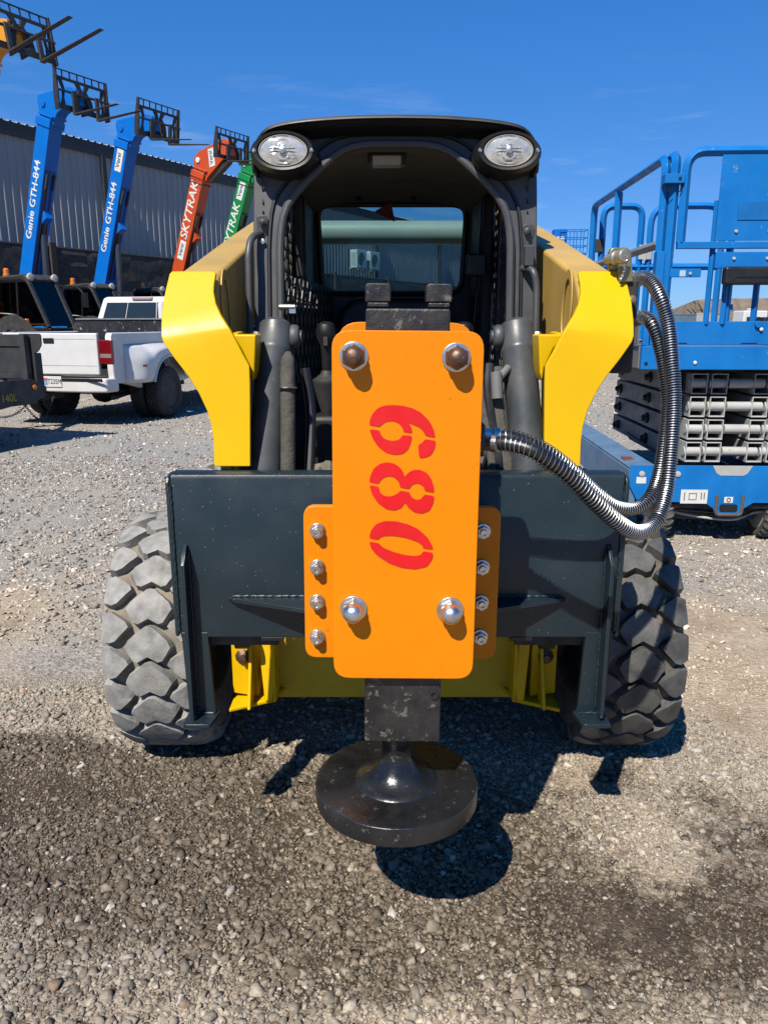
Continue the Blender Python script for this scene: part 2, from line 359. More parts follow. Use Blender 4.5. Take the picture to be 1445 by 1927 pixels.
gv = np.stack([gx.ravel(), gy.ravel(), ground_z(gx.ravel(), gy.ravel())], 1)
ii = (np.arange(ny - 1)[:, None] * nx + np.arange(nx - 1)[None, :]).ravel()
gf = np.stack([ii, ii + 1, ii + nx + 1, ii + nx], 1)
gm = bpy.data.meshes.new('ground'); gm.from_pydata(gv.tolist(), [], gf.tolist()); gm.polygons.foreach_set('use_smooth', [True] * len(gm.polygons))
at_ = gm.color_attributes.new('soil', 'FLOAT_COLOR', 'POINT')
cx, cy = gv[:, 0], gv[:, 1]
at_.data.foreach_set('color', np.stack([damp(cx, cy), tan_zone(cx, cy), bare(cx, cy), np.ones(len(cx))], 1).astype('f').ravel())
def ground_mat():
    m = bpy.data.materials.new('gravel_lot'); m.use_nodes = True; n = m.node_tree; L = n.links.new; N = n.nodes.new; b = n.nodes['Principled BSDF']
    b.inputs['Roughness'].default_value = .95; b.inputs['Specular IOR Level'].default_value = .12
    a = N('ShaderNodeAttribute'); a.attribute_name = 'soil'; sp = N('ShaderNodeSeparateColor'); L(a.outputs['Color'], sp.inputs[0])
    tc = N('ShaderNodeTexCoord').outputs['Object']
    def noise(s, d=5, r=.6):
        x = N('ShaderNodeTexNoise'); x.inputs['Scale'].default_value = s; x.inputs['Detail'].default_value = d; x.inputs['Roughness'].default_value = r; L(tc, x.inputs['Vector']); return x.outputs[0]
    def mr(src, a0, a1, b0=0, b1=1):
        x = N('ShaderNodeMapRange'); L(src, x.inputs[0])
        for i, q in enumerate((a0, a1, b0, b1)): x.inputs[i + 1].default_value = q
        return x.outputs[0]
    def mix(f, A, B, bl='MIX'):
        x = N('ShaderNodeMixRGB'); x.blend_type = bl
        for i, q in enumerate((f, A, B)):
            if isinstance(q, tuple): x.inputs[i].default_value = (*q, 1)
            elif isinstance(q, float): x.inputs[i].default_value = q
            else: L(q, x.inputs[i])
        return x.outputs[0]
    v = N('ShaderNodeTexVoronoi'); v.inputs['Scale'].default_value = 62; L(tc, v.inputs['Vector'])
    v2 = N('ShaderNodeTexVoronoi'); v2.inputs['Scale'].default_value = 150; L(tc, v2.inputs['Vector'])
    s1 = N('ShaderNodeSeparateColor'); L(v.outputs['Color'], s1.inputs[0])
    grey = mix(mr(s1.outputs[0], 0, 1), (.20, .197, .19), (.52, .505, .48))
    grey = mix(mr(noise(.55, 5), .42, .62), grey, (.42, .39, .345)); 
    tan = mix(mr(noise(3.2, 6), .3, .7), (.36, .28, .20), (.58, .485, .375))
    c = mix(sp.outputs[1], grey, tan)
    ad = N('ShaderNodeMath'); ad.operation = 'ADD'; L(sp.outputs[0], ad.inputs[0]); L(mr(noise(11, 8, .75), .25, .75, -.85, .85), ad.inputs[1])
    c = mix(mr(ad.outputs[0], .25, .75), c, mix(mr(noise(9, 5), .3, .7), (.055, .042, .031), (.12, .093, .07)))
    dk = mix(mr(noise(40, 4), .25, .75), (.72, .72, .72), (1.2, 1.2, 1.2)); c = mix(1., c, dk, 'MULTIPLY')
    c = mix(1., c, (.67, .665, .655), 'MULTIPLY'); L(c, b.inputs['Base Color'])
    hh = N('ShaderNodeMath'); hh.operation = 'ADD'; L(mr(v.outputs['Distance'], 0, .6, 1, 0), hh.inputs[0]); L(mr(v2.outputs['Distance'], 0, .6, .5, 0), hh.inputs[1])
    h2 = N('ShaderNodeMath'); h2.operation = 'ADD'; L(hh.outputs[0], h2.inputs[0]); L(mr(noise(300, 3), 0, 1, 0, .5), h2.inputs[1])
    bp = N('ShaderNodeBump'); bp.inputs['Strength'].default_value = .8; bp.inputs['Distance'].default_value = .006; L(h2.outputs[0], bp.inputs['Height']); L(bp.outputs[0], b.inputs['Normal'])
    return m
gm.materials.append(ground_mat())
g = link('ground', gm); g['kind'] = 'structure'; g['label'] = 'gravel and dirt equipment yard with damp brown patch in front'

def rocks(n_var, sub, seed):
    """unit stones, angular and uneven"""
    r = np.random.default_rng(seed); out = []
    for k in range(n_var):
        bm = bmesh.new(); npt = 15 if sub == 2 else 10
        d = r.normal(size=(npt, 3)); d /= np.linalg.norm(d, axis=1)[:, None]; d *= r.uniform(.75, 1.1, (npt, 1)); d *= r.uniform([.8, .62, .45], [1.25, .95, .75])
        for p in d: bm.verts.new(p)
        bmesh.ops.convex_hull(bm, input=bm.verts[:]); bmesh.ops.triangulate(bm, faces=bm.faces[:]); bmesh.ops.delete(bm, geom=[q for q in bm.verts if not q.link_faces], context='VERTS'); bm.verts.index_update()
        v = np.array([p.co[:] for p in bm.verts]); f = np.array([[q.index for q in p.verts] for p in bm.faces]); bm.free()
        keep = v[f].mean(1)[:, 2] > -.26; out.append((v, f[keep]))
    return out
def scatter(name, label, n, region, size, sub, seed, squash_bare=True):
    r = np.random.default_rng(seed); x0, x1, y0, y1, slope = region
    q = r.uniform(0, 1, n); A_, B_ = slope / 2, x1; c0, c1 = A_ * y0 * y0 + B_ * y0, A_ * y1 * y1 + B_ * y1; y = (-B_ + np.sqrt(B_ * B_ + 4 * A_ * (c0 + q * (c1 - c0)))) / (2 * A_)
    half = x1 + slope * y; x = r.uniform(-1, 1, n) * half
    B = bare(x, y); keep = r.random(n) > B * (.40 if seed == 202 else .84)
    clump = vnoise(x, y, 3.1, 77, 3); keep &= r.random(n) < np.clip(clump * 3.2 - .5, .22, 1)
    keep &= (vnoise(x, y, 9, 78, 2) > .22) | (seed in (151, 202))
    x, y = x[keep], y[keep]; n = len(x)
    s = np.clip(size[0] * np.exp(r.normal(0, size[1], n)), size[2], size[3]) * (1 - .45 * bare(x, y)) * .5
    z = ground_z(x, y); D = damp(x, y); D = np.clip(D + r.normal(0, .30, n) * (D > .02), 0, 1); T = tan_zone(x, y)
    NV = 24; vr = rocks(NV, sub, seed + 1); pick = r.integers(0, NV, n); Vs, Fs, Cs = [], [], []; base = 0
    ang = r.uniform(0, 2 * math.pi, n); tilt = r.normal(0, .35, n); tilt2 = r.normal(0, .35, n)
    pal = np.array([(.205, .188, .168), (.265, .233, .195), (.15, .142, .13), (.34, .31, .27), (.24, .198, .155), (.43, .385, .32), (.29, .18, .12), (.10, .10, .10)])
    pw = np.array([.26, .2, .16, .12, .12, .05, .03, .06])
    c = pal[r.choice(len(pal), n, p=pw)] * r.uniform(.55, 1.4, (n, 1))
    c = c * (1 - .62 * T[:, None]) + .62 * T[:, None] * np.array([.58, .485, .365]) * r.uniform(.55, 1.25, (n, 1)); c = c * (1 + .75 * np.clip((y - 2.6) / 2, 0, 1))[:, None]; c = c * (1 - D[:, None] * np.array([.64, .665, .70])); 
    pale = (r.random(n) < .014)[:, None]; c = np.where(pale, np.array([.50, .46, .41]) * r.uniform(.7, 1.1, (n, 1)), c)
    for k in range(NV):
        i = np.where(pick == k)[0]
        if not len(i): continue
        v, f = vr[k]; ca, sa = np.cos(ang[i]), np.sin(ang[i])
        P = v[None] * s[i][:, None, None] * r.uniform(.85, 1.15, (len(i), 1, 3))
        y1_, z1_ = P[..., 1] * np.cos(tilt[i])[:, None] - P[..., 2] * np.sin(tilt[i])[:, None], P[..., 1] * np.sin(tilt[i])[:, None] + P[..., 2] * np.cos(tilt[i])[:, None]
        x1_, z2_ = P[..., 0] * np.cos(tilt2[i])[:, None] + z1_ * np.sin(tilt2[i])[:, None], -P[..., 0] * np.sin(tilt2[i])[:, None] + z1_ * np.cos(tilt2[i])[:, None]
        X = x1_ * ca[:, None] - y1_ * sa[:, None] + x[i][:, None]; Y = x1_ * sa[:, None] + y1_ * ca[:, None] + y[i][:, None]
        Z = z2_ + (z[i] + s[i] * r.uniform(.02, .34, len(i)))[:, None]
        Vs.append(np.stack([X, Y, Z], -1).reshape(-1, 3)); m = len(v)
        Fs.append((f[None] + base + (np.arange(len(i)) * m)[:, None, None]).reshape(-1, 3)); base += len(i) * m
        Cs.append(np.repeat(c[i], m, 0))
    v = np.concatenate(Vs).astype('f'); f = np.concatenate(Fs).astype('i'); c = np.clip(np.concatenate(Cs) * .68, .010, .7)
    me = bpy.data.meshes.new(name); me.vertices.add(len(v)); me.vertices.foreach_set('co', v.ravel()); me.loops.add(len(f) * 3); me.loops.foreach_set('vertex_index', f.ravel())
    me.polygons.add(len(f)); me.polygons.foreach_set('loop_start', np.arange(0, len(f) * 3, 3, dtype='i')); me.update(calc_edges=True)
    a = me.color_attributes.new('tint', 'FLOAT_COLOR', 'POINT'); a.data.foreach_set('color', np.concatenate([c, np.ones((len(c), 1))], 1).astype('f').ravel())
    me.materials.append(STONEM); o = link(name, me); o['kind'] = 'stuff'; o['label'] = label
    return len(f)
STONEM = bpy.data.materials.new('crushed_rock'); STONEM.use_nodes = True
n_ = STONEM.node_tree; b_ = n_.nodes['Principled BSDF']; b_.inputs['Roughness'].default_value = .72; b_.inputs['Specular IOR Level'].default_value = .35
a_ = n_.nodes.new('ShaderNodeAttribute'); a_.attribute_name = 'tint'; t_ = n_.nodes.new('ShaderNodeTexCoord'); q_ = n_.nodes.new('ShaderNodeTexNoise'); q_.inputs['Scale'].default_value = 140; q_.inputs['Detail'].default_value = 5
n_.links.new(t_.outputs['Object'], q_.inputs['Vector']); r_ = n_.nodes.new('ShaderNodeMapRange'); r_.inputs[1].default_value = .3; r_.inputs[2].default_value = .7; r_.inputs[3].default_value = .7; r_.inputs[4].default_value = 1.25
n_.links.new(q_.outputs[0], r_.inputs[0]); m_ = n_.nodes.new('ShaderNodeMixRGB'); m_.blend_type = 'MULTIPLY'; m_.inputs[0].default_value = 1
n_.links.new(a_.outputs['Color'], m_.inputs[1]); n_.links.new(r_.outputs[0], m_.inputs[2]); n_.links.new(m_.outputs[0], b_.inputs['Base Color'])
p_ = n_.nodes.new('ShaderNodeBump'); p_.inputs['Strength'].default_value = .5; p_.inputs['Distance'].default_value = .003; n_.links.new(q_.outputs[0], p_.inputs['Height']); n_.links.new(p_.outputs[0], b_.inputs['Normal'])
scatter('gravel', 'coarse angular gravel stones on the foreground dirt', 26000, (0, .6, 1.1, 2.9, .50), (.0195, .36, .012, .046), 2, 101)
scatter('gravel', 'middling gravel stones packed over the foreground dirt', 98000, (0, .6, 1.1, 3.0, .50), (.0120, .26, .008, .020), 1, 151)
scatter('gravel', 'small rock chips between the foreground gravel stones', 52000, (0, .6, 1.1, 3.2, .50), (.0078, .3, .0045, .013), 1, 202)
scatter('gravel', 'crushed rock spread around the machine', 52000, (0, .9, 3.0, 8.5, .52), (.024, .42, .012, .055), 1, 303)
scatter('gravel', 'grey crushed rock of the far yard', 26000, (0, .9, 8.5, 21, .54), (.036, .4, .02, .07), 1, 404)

# ================================================================== mesa on the skyline
mb = MB(); pts = []
prof = [(372, 0), (384, 8), (396, 10), (404, 7), (418, 4), (425, 7), (432, 15), (440, 29), (446, 33), (452, 35), (480, 36), (560, 37), (640, 35), (760, 38), (900, 34), (1000, 26), (1100, 12), (1200, 0)]
rr = random.Random(4); top = []
for (xa, za), (xb, zb) in zip(prof, prof[1:]):
    for k in range(8): t = k / 8; top.append((xa + (xb - xa) * t, max(0, za + (zb - za) * t + rr.uniform(-.5, .5))))
vs = []; fs = []; rows = [(0, 1.), (-6, .86), (-24, .55), (-60, .25), (-120, 0.)]
for dy, h in rows:
    for x, z in top: vs.append((x + rr.uniform(-2, 2) * (h < 1), 1150 + dy + rr.uniform(-5, 5) * (0 < h < 1), z * h - .5))
m_n = len(top)
for j in range(len(rows) - 1):
    for k in range(m_n - 1): fs.append((j * m_n + k, j * m_n + k + 1, (j + 1) * m_n + k + 1, (j + 1) * m_n + k))
for x, z in top: vs.append((x, 1400, -.5))
b0 = len(rows) * m_n
for k in range(m_n - 1): fs.append((k, b0 + k, b0 + k + 1, k + 1))
mb.add(vs, fs); o = part(mb, 'mesa_hill', MESA, None, 0, smooth=20); o['kind'] = 'structure'; o['label'] = 'long brown flat topped mesa on the horizon'

# ================================================================== warehouse and yard wall
WD = Vector((math.sin(R(29.2)), math.cos(R(29.2)), 0)); NF = Vector((WD.y, -WD.x, 0)); WRZ = math.atan2(WD.y, WD.x)   # along the wall, out of the wall
wh = thing('warehouse', 'long grey corrugated steel warehouse behind the telehandlers', 'building', at(0, 217, 30.5).to_2d().to_3d(), WRZ)
EAVE = 8.55
PW = 1.05; mb = MB(); x = 0; out = []
for k in range(3): c = PW * (k + .5) / 3; out += [(c - .075, 0), (c - .026, -.055), (c + .026, -.055), (c + .075, 0)]
out = [(0, 0)] + out + [(PW, 0)]
mb.prism([(a, b, 0) for a, b in out] + [(PW, .05, 0), (0, .05, 0)], (0, 0, EAVE))
pm = mb.mesh('wall_panel', CORR, 20)
for k in range(-16, 62): place(pm, 'wall_panel', wh, (k * PW, random.uniform(-.004, .004), 0))
X0, X1 = -16 * PW, 62 * PW
part(MB().prism([(X0, -.135, EAVE - .40), (X0, -.07, EAVE - .40), (X0, -.07, EAVE + .05), (X0, -.135, EAVE + .05)], (X1 - X0, 0, 0)), 'gutter', CORRD, wh, 0)
mb = MB(); step = .35; n = int((X1 - X0) / step); vs = []; fs = []
for k in range(n):
    for d, z in ((0, 0), (.22, 0), (.25, .05), (.32, .05)):
        vs += [(X0 + k * step + d, -.15, EAVE + .06 + z), (X0 + k * step + d, 22, EAVE + 2.4 + z)]
m4 = len(vs) // 2
for k in range(m4 - 1): fs.append((2 * k, 2 * k + 1, 2 * k + 3, 2 * k + 2))
mb.add(vs, fs); part(mb, 'roof', mat('bare_galvanised_roof', (.55, .56, .57), .35, .4, var=.05, scale=1), wh, 0, smooth=20)
part(MB().bb(X0, X0 + .2, .06, 22, 0, EAVE).bb(X1 - .2, X1, .06, 22, 0, EAVE).bb(X0, X1, 21.8, 22, 0, EAVE + 2.2), 'rear_wall', CORR, wh, 0)
def on_wall(u, v, n_off=0):
    """where the sight line through a pixel meets the warehouse front: distance along it and height"""
    d = at(u, v, 1.) - Vector((0, 0, EYE)); o = Vector(wh.location) + NF * n_off
    t = (o.dot(NF)) / (d.dot(NF)); p = d * t; return (p - o).dot(WD), EYE + p.z
for u in (197, 705, 826):
    a, z = on_wall(u, 400); part(MB().bb(a - .1, a + .1, -.22, -.06, 0, EAVE - .4), 'downpipe', CORRD, wh, .01)
for u, v, lab in ((672, 489, 'white air conditioner on warehouse wall, left one seen through cab window'), (697, 492, 'white air conditioner on warehouse wall, right one seen through cab window')):
    a, z = on_wall(u, v, .3); p = Vector(wh.location) + WD * a + NF * .3 + Vector((0, 0, z - .5))
    ac = thing('air_conditioner', lab, 'air conditioner', p, WRZ, 'air conditioners on the warehouse')
    part(MB().bb(-.62, .62, -.36, .15, 0, 1.1), 'housing', WHITE, ac, .03); 
    f = part(MB().lathe([(.40, 0), (.40, .03), (.34, .03), (.34, .005)], (-.1, -.365, .55), (0, -1, 0), 24), 'fan_guard', MGREY, ac, 0)
    for k in range(7): part(MB().bb(-.64, -.618, -.30, .08, .15 + k * .12, .20 + k * .12), 'slat', LGREY, ac, 0)
    part(MB().bb(-.55, -.45, -.36, .25, -.06, 0).bb(.45, .55, -.36, .25, -.06, 0), 'bracket', WHITE, ac, 0)
fw = thing('yard_wall', 'tall dark rough block wall in front of the warehouse', 'wall', at(0, 455, 26.2).to_2d().to_3d(), WRZ)
FZ = at(0, 455, 26.2).z
me1 = None
for k in range(-3, 9):
    for j, (z0, z1) in enumerate(((0, 2.05), (2.075, FZ))):
        mb = MB(); nxp, nzp = 22, 10; vs = []; fs = []
        for a in range(nxp + 1):
            for c in range(nzp + 1): vs.append((a / nxp * 5.7, (random.uniform(-.05, .0) if 0 < a < nxp and 0 < c < nzp else 0), z0 + (z1 - z0) * c / nzp))
        for a in range(nxp):
            for c in range(nzp): q = a * (nzp + 1) + c; fs.append((q, q + nzp + 1, q + nzp + 2, q + 1))
        mb.add(vs, fs); mb.bb(0, 5.7, .002, .25, z0, z1)
        o = part(mb, 'wall_panel', STONE, fw, 0, smooth=10); o.location = (k * 6. + 2.1, 0, 0)
    o = part(MB().bb(-.12, .12, -.10, .15, 0, FZ + .16), 'post', mat('rusty_post', (.055, .045, .038), .8, var=.3, scale=3), fw, .01); o.location = (k * 6. + 1.95, 0, 0)
    o = part(MB().bb(0, 5.72, -.02, .27, FZ + .004, FZ + .05), 'coping', mat('pale_concrete', (.20, .19, .17), .9), fw, 0); o.location = (k * 6. + 2.1, 0, 0)
# ================================================================== skid steer
CX = .034
def tyre_mesh(Ro, Wd, rim, n, name, tread='chevron', lug=.022, mats=None):
    """tyre lying along x: carcass with side walls, separate rubber lugs standing proud of it"""
    mb = MB(); hw = Wd / 2; Rb = Ro - lug
    prof = [(rim, -hw * .80), (rim + .02, -hw * .92), (rim + (Rb - rim) * .45, -hw * 1.0), (rim + (Rb - rim) * .8, -hw * .97), (Rb - .02, -hw * .90), (Rb - .004, -hw * .74), (Rb, -hw * .4), (Rb, 0)]
    prof = prof + [(r, -h) for r, h in prof[-2::-1]]
    mb.mi = 1; mb.lathe(prof, (0, 0, 0), (1, 0, 0), 72 if n > 12 else 40)
    def rad(x, top):
        a = abs(x) / hw; d = 0 if a < .5 else (a - .5) ** 2 * .10 * (Ro / .4)
        return (Ro if top else Rb - .006) - d
    def lugp(poly, s0):
        k = len(poly); pit = 2 * math.pi / n; vs = []
        cxm = sum(p[0] for p in poly) / k; csm = sum(p[1] for p in poly) / k
        P = []
        for i in range(k):
            a, b = poly[i], poly[(i + 1) % k]; P += [a, ((a[0] + b[0]) / 2, (a[1] + b[1]) / 2)]
        k = len(P)
        for top, sh in ((True, .90), (False, 1.0)):
            for x, s in P:
                x = cxm + (x - cxm) * sh; s = csm + (s - csm) * sh; a = (s + s0) * pit; r = rad(x, top); vs.append((x, r * math.sin(a), -r * math.cos(a)))
        a = (csm + s0) * pit; vs.append((cxm, (rad(cxm, True) + .001) * math.sin(a), -(rad(cxm, True) + .001) * math.cos(a)))
        mb.mi = 0; mb.add(vs, [(i, (i + 1) % k, 2 * k) for i in range(k)] + [(i, i + k, (i + 1) % k + k, (i + 1) % k) for i in range(k)])
    if tread == 'chevron':
        heart = [(0, .38), (-.034, .54), (-.050, .50), (-.078, .10), (-.066, -.10), (-.013, -.49), (0, -.52), (.013, -.49), (.066, -.10), (.078, .10), (.050, .50), (.034, .54)]
        side = [(-hw * .985, .36), (-.120, .46), (-.100, .40), (-.054, -.02), (-.063, -.16), (-.118, -.46), (-hw * .985, -.40)]
        for i in range(n):
            j = random.uniform(-.015, .015)
            lugp(heart, i + j); lugp(side, i - .42 + j); lugp([(-x, s) for x, s in side], i - .42 - j)
    elif tread == 'block':
        for i in range(n):
            for q in range(4):
                x0 = -hw * .88 + q * hw * .44; o = (q % 2) * .5
                lugp([(x0 + .008, .42), (x0 + hw * .40, .36), (x0 + hw * .40, -.44), (x0 + .01, -.36)], i + o)
    elif tread == 'bar':
        for i in range(n):
            lugp([(-hw * .98, .10), (-hw * .5, .34), (.02, .66), (.02, .38), (-hw * .5, .02), (-hw * .98, -.26)], i); lugp([(hw * .98, .10), (hw * .5, .34), (-.02, .66), (-.02, .38), (hw * .5, .02), (hw * .98, -.26)], i + .5)
    return mb.mesh(name, mats or [RUB, RUBG], 40)
def rim_mesh(r, hw, m, dish=.3):
    mb = MB(); mb.lathe([(r + .006, -hw), (r + .006, -hw * .9), (r * .9, -hw * .8), (r * .86, hw * dish), (r * .55, hw * dish), (r * .5, hw * dish + .02), (.0001, hw * dish + .02)], (0, 0, 0), (1, 0, 0), 36)
    mb.lathe([(r + .006, hw), (r + .006, hw * .9), (r * .9, hw * .8), (r * .87, hw * dish + .006), (r * .5, hw * dish + .03), (r * .42, hw * dish + .09), (.0001, hw * dish + .09)], (0, 0, 0), (1, 0, 0), 36)
    for k in range(8): a = k * math.pi / 4; mb.cyl((hw * dish, r * .66 * math.cos(a), r * .66 * math.sin(a)), (hw * dish + .035, r * .66 * math.cos(a), r * .66 * math.sin(a)), .014, n=6)
    return mb.mesh('rim', m, 30)
ss = thing('skid_steer', 'yellow skid steer loader with dark grey open cab, parked facing the camera', 'skid steer', (CX, 3.1, 0), world=True)
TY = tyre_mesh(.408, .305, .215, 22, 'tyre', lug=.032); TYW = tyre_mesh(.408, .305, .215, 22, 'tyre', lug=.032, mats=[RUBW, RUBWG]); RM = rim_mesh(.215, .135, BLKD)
for y in (2.565, 3.62):
    for s in (-1, 1):
        w = link('wheel', None, ss); w.location = Vector((CX + s * .752, y, .404)) - ORG[ss]; ORG[w] = Vector(); w.empty_display_size = .1
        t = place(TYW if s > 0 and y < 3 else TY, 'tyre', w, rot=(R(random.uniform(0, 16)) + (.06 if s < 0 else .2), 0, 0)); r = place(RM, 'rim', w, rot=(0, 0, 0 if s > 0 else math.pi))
X = lambda s, d: CX + s * d
# ---- chassis
mb = MB(); mb.bb(X(-1, .50), X(1, .50), 2.44, 4.25, .22, .92); part(mb, 'chassis', YELD, ss, .012)
part(MB().bb(X(-1, .50), X(1, .50), 2.405, 2.437, .205, .50), 'front_plate', YELD, ss, .004)
for s in (-1, 1):                                             # front steps with gussets
    mb = MB()
    mb.prism([(X(s, .535), 2.34, .455), (X(s, .45), 2.34, .455), (X(s, .45), 2.34, .24), (X(s, .535), 2.34, .255)], (0, .06, 0))
    mb.prism([(X(s, .535), 2.26, .225), (X(s, .535), 2.43, .225), (X(s, .36), 2.43, .23), (X(s, .40), 2.32, .23)], (0, 0, .014))
    mb.prism([(X(s, .475), 2.25, .238), (X(s, .475), 2.34, .238), (X(s, .475), 2.34, .455)], (.012, 0, 0))
    mb.prism([(X(s, .445), 2.33, .455), (X(s, .405), 2.33, .455), (X(s, .39), 2.31, .30), (X(s, .40), 2.30, .245), (X(s, .425), 2.30, .245)], (0, .012, 0))
    mb.bb(X(s, .40), X(s, .388), 2.31, 2.44, .235, .47)
    o = part(mb, 'front_step', YEL if s < 0 else YEL, ss, .005)
    part(MB().lathe([(.022, 0), (.026, .01), (.012, .02), (.012, .03), (.0001, .032)], (X(s, .495), 2.34, .39), (0, -1, 0), 9), 'bolt', RUST, o, 0)
    part(MB().cyl((X(s, .455), 2.27, .475), (X(s, .505), 2.27, .475), .028, n=14), 'bump_stop', BLK, ss, .004)
    part(MB().bb(X(s, .50), X(s, .60), 2.47, 2.66, .32, .49), 'axle_housing', BLKD, ss, .02)
    part(MB().bb(X(s, .50), X(s, .60), 3.52, 3.72, .32, .49), 'axle_housing', BLKD, ss, .02)
part(MB().bb(X(-1, .46), X(1, .46), 3.62, 4.38, .93, 1.52), 'engine_hood', CABG, ss, .03)
part(MB().bb(X(-1, .50), X(1, .50), 4.26, 4.42, .35, 1.3), 'rear_door', YELD, ss, .03)
# ---- lift arms
def fit(u, v, f):
    Y = 2.0
    for _ in range(25): Y = f(at(u, v, Y).z)
    return at(u, v, Y)
yarm = lambda z: 1.945 + (z - 1.08) * .10 if z < 1.432 else 1.980 + (z - 1.432) * .75
OUT = [(321.5, 510), (316, 514), (309, 543), (303.5, 568), (300.5, 600), (300, 617), (300, 632), (303.5, 643), (324, 673), (352, 709), (371, 740), (386.6, 773), (395, 803), (398.5, 831), (400, 878)]
INN = [(398, 510), (403.5, 514), (400, 533), (399, 549), (403, 571), (413, 593), (426.7, 615), (430, 620), (435, 629), (451.6, 662), (466, 687), (467.5, 720), (467.8, 764), (468, 820), (468, 878)]
for s in (-1, 1):
    mirror = lambda p: Vector((p.x if s < 0 else 2 * CX - p.x, p.y, p.z))
    oo = [mirror(fit(*q, yarm) + Vector((.004, 0, 0))) for q in OUT]; ii_ = [mirror(fit(*q, yarm) + Vector((.004, 0, 0))) for q in INN]
    mb = MB(); k = len(oo); vs = oo + ii_ + [p + Vector((0, .016, 0)) for p in oo + ii_]; fs = []
    for j in range(k - 1): fs += [(j, j + 1, k + j + 1, k + j), (2 * k + j, 3 * k + j, 3 * k + j + 1, 2 * k + j + 1), (j, 2 * k + j, 2 * k + j + 1, j + 1), (k + j, k + j + 1, 3 * k + j + 1, 3 * k + j)]
    fs += [(0, k, 3 * k, 2 * k), (k - 1, 3 * k - 1, 4 * k - 1, 2 * k - 1)]
    mb.add(vs, fs); arm_front = part(mb, 'arm_front_plate', YEL, ss, .003, smooth=50)
    side = [(1.995, 1.415), (2.115, 1.574), (2.9, 1.755), (3.9, 1.975), (4.14, 1.99), (4.18, 1.86), (3.9, 1.74), (3.0, 1.53), (2.60, 1.43), (2.30, 1.345), (2.05, 1.345)]
    P = fillet([(X(s, .470), y, z) for y, z in side], .06, 3, True)
    mb = MB(); mb.prism(P, (s * .112, 0, 0)); part(mb, 'lift_arm', YELF, ss, .014, 3)
    part(MB().prism([(X(s, .430), y, z) for y, z in ((1.968, 1.0), (1.99, 1.34), (2.12, 1.34), (2.10, 1.0))], (s * .030, 0, 0)), 'arm_leg', YELD, ss, .004)
    P = fillet([(X(s, .412), y, z) for y, z in ((1.975, 1.0), (1.98, 1.30), (2.03, 1.425), (2.14, 1.43), (2.22, 1.36), (2.16, 1.0))], .03, 4, True)
    part(MB().prism(P, (s * .016, 0, 0)), 'pin_plate', YEL, ss, .003)
    part(MB().prism([mirror(at(u, v, 2.02)) for u, v in ((428, 629), (482, 629), (479, 700), (474, 718), (470, 692), (452, 655))], (0, .09, 0)), 'pin_block', YEL, ss, .005)
    mb = MB(); c = Vector((X(s, .469), 2.19, 1.49)); ey, ez = Vector((0, 1, .24)).normalized(), Vector((0, -.24, 1)).normalized()
    mb.ring([c + ey * math.cos(a) * .062 + ez * math.sin(a) * .105 for a in [i * math.pi / 14 for i in range(28)]], [c + ey * math.cos(a) * .040 + ez * math.sin(a) * .078 for a in [i * math.pi / 14 for i in range(28)]], (-s * .005, 0, 0))
    part(mb, 'oval_boss', YELF, ss, .002)
    mb = MB(); mb.prism(fillet([(X(s, .475), y, z) for y, z in ((3.85, .9), (3.92, 1.80), (4.02, 2.05), (4.2, 2.05), (4.3, 1.80), (4.36, .9))], .05, 3, True), (s * .02, 0, 0)).prism(fillet([(X(s, .60), y, z) for y, z in ((3.85, .9), (3.92, 1.80), (4.02, 2.05), (4.2, 2.05), (4.3, 1.80), (4.36, .9))], .05, 3, True), (s * .02, 0, 0))
    parts(mb, 'arm_tower', YELD, ss, bevel=.004)
    part(MB().cyl((X(s, .53), 2.95, 1.05), (X(s, .53), 3.7, 1.72), .035, n=14), 'lift_cylinder', CYLG, ss, .003)
    # tilt cylinder
    a, b = Vector((X(s, .330), 2.185, 1.455)), Vector((X(s, .358), 1.985, .98)); d = (b - a).normalized()
    cy = part(MB().lathe([(.030, 0), (.0455, .012), (.0455, .075), (.0475, .078), (.0475, .088), (.046, .092), (.0465, .47), (.04, .49)], a, d, 28), 'tilt_cylinder', CYLG, ss, .002)
    part(MB().cyl(b, b + d * .12, .024, n=14), 'cylinder_rod', STEEL, cy, 0)
    part(MB().lathe([(.030, 0), (.033, .006), (.033, .016), (.028, .024), (.018, .026), (.018, .032), (.0001, .034)], a + d * .045 + Vector((-s * .042, 0, 0)), (-s, 0, 0), 18), 'pin_boss', CYLG, cy, .002)
    part(MB().lathe([(.010, 0), (.012, .010), (.007, .018), (.0001, .02)], a + d * .04 + Vector((s * .046, -.005, 0)), (s, 0, 0), 10), 'pin_head', STEEL, cy, 0)
part(MB().cyl((X(-1, .47), 4.02, 1.885), (X(1, .47), 4.02, 1.885), .056, n=28), 'cross_tube', mat('pale_tube_paint', (.50, .49, .42), .45, var=.08), ss, 0)
# quick coupler behind the attachment
mb = MB(); mb.bb(X(-1, .50), X(1, .50), 1.955, 2.0, .66, .70).bb(X(-1, .50), X(1, .50), 1.955, 2.0, .96, 1.03)
for s in (-1, 1): mb.bb(X(s, .50), X(s, .32), 1.94, 1.965, .60, 1.04).bb(X(s, .40), X(s, .38), 1.966, 2.12, .72, 1.08).bb(X(s, .46), X(s, .44), 1.966, 2.12, .72, 1.08)
part(mb, 'quick_coupler', BLKD, ss, .004)
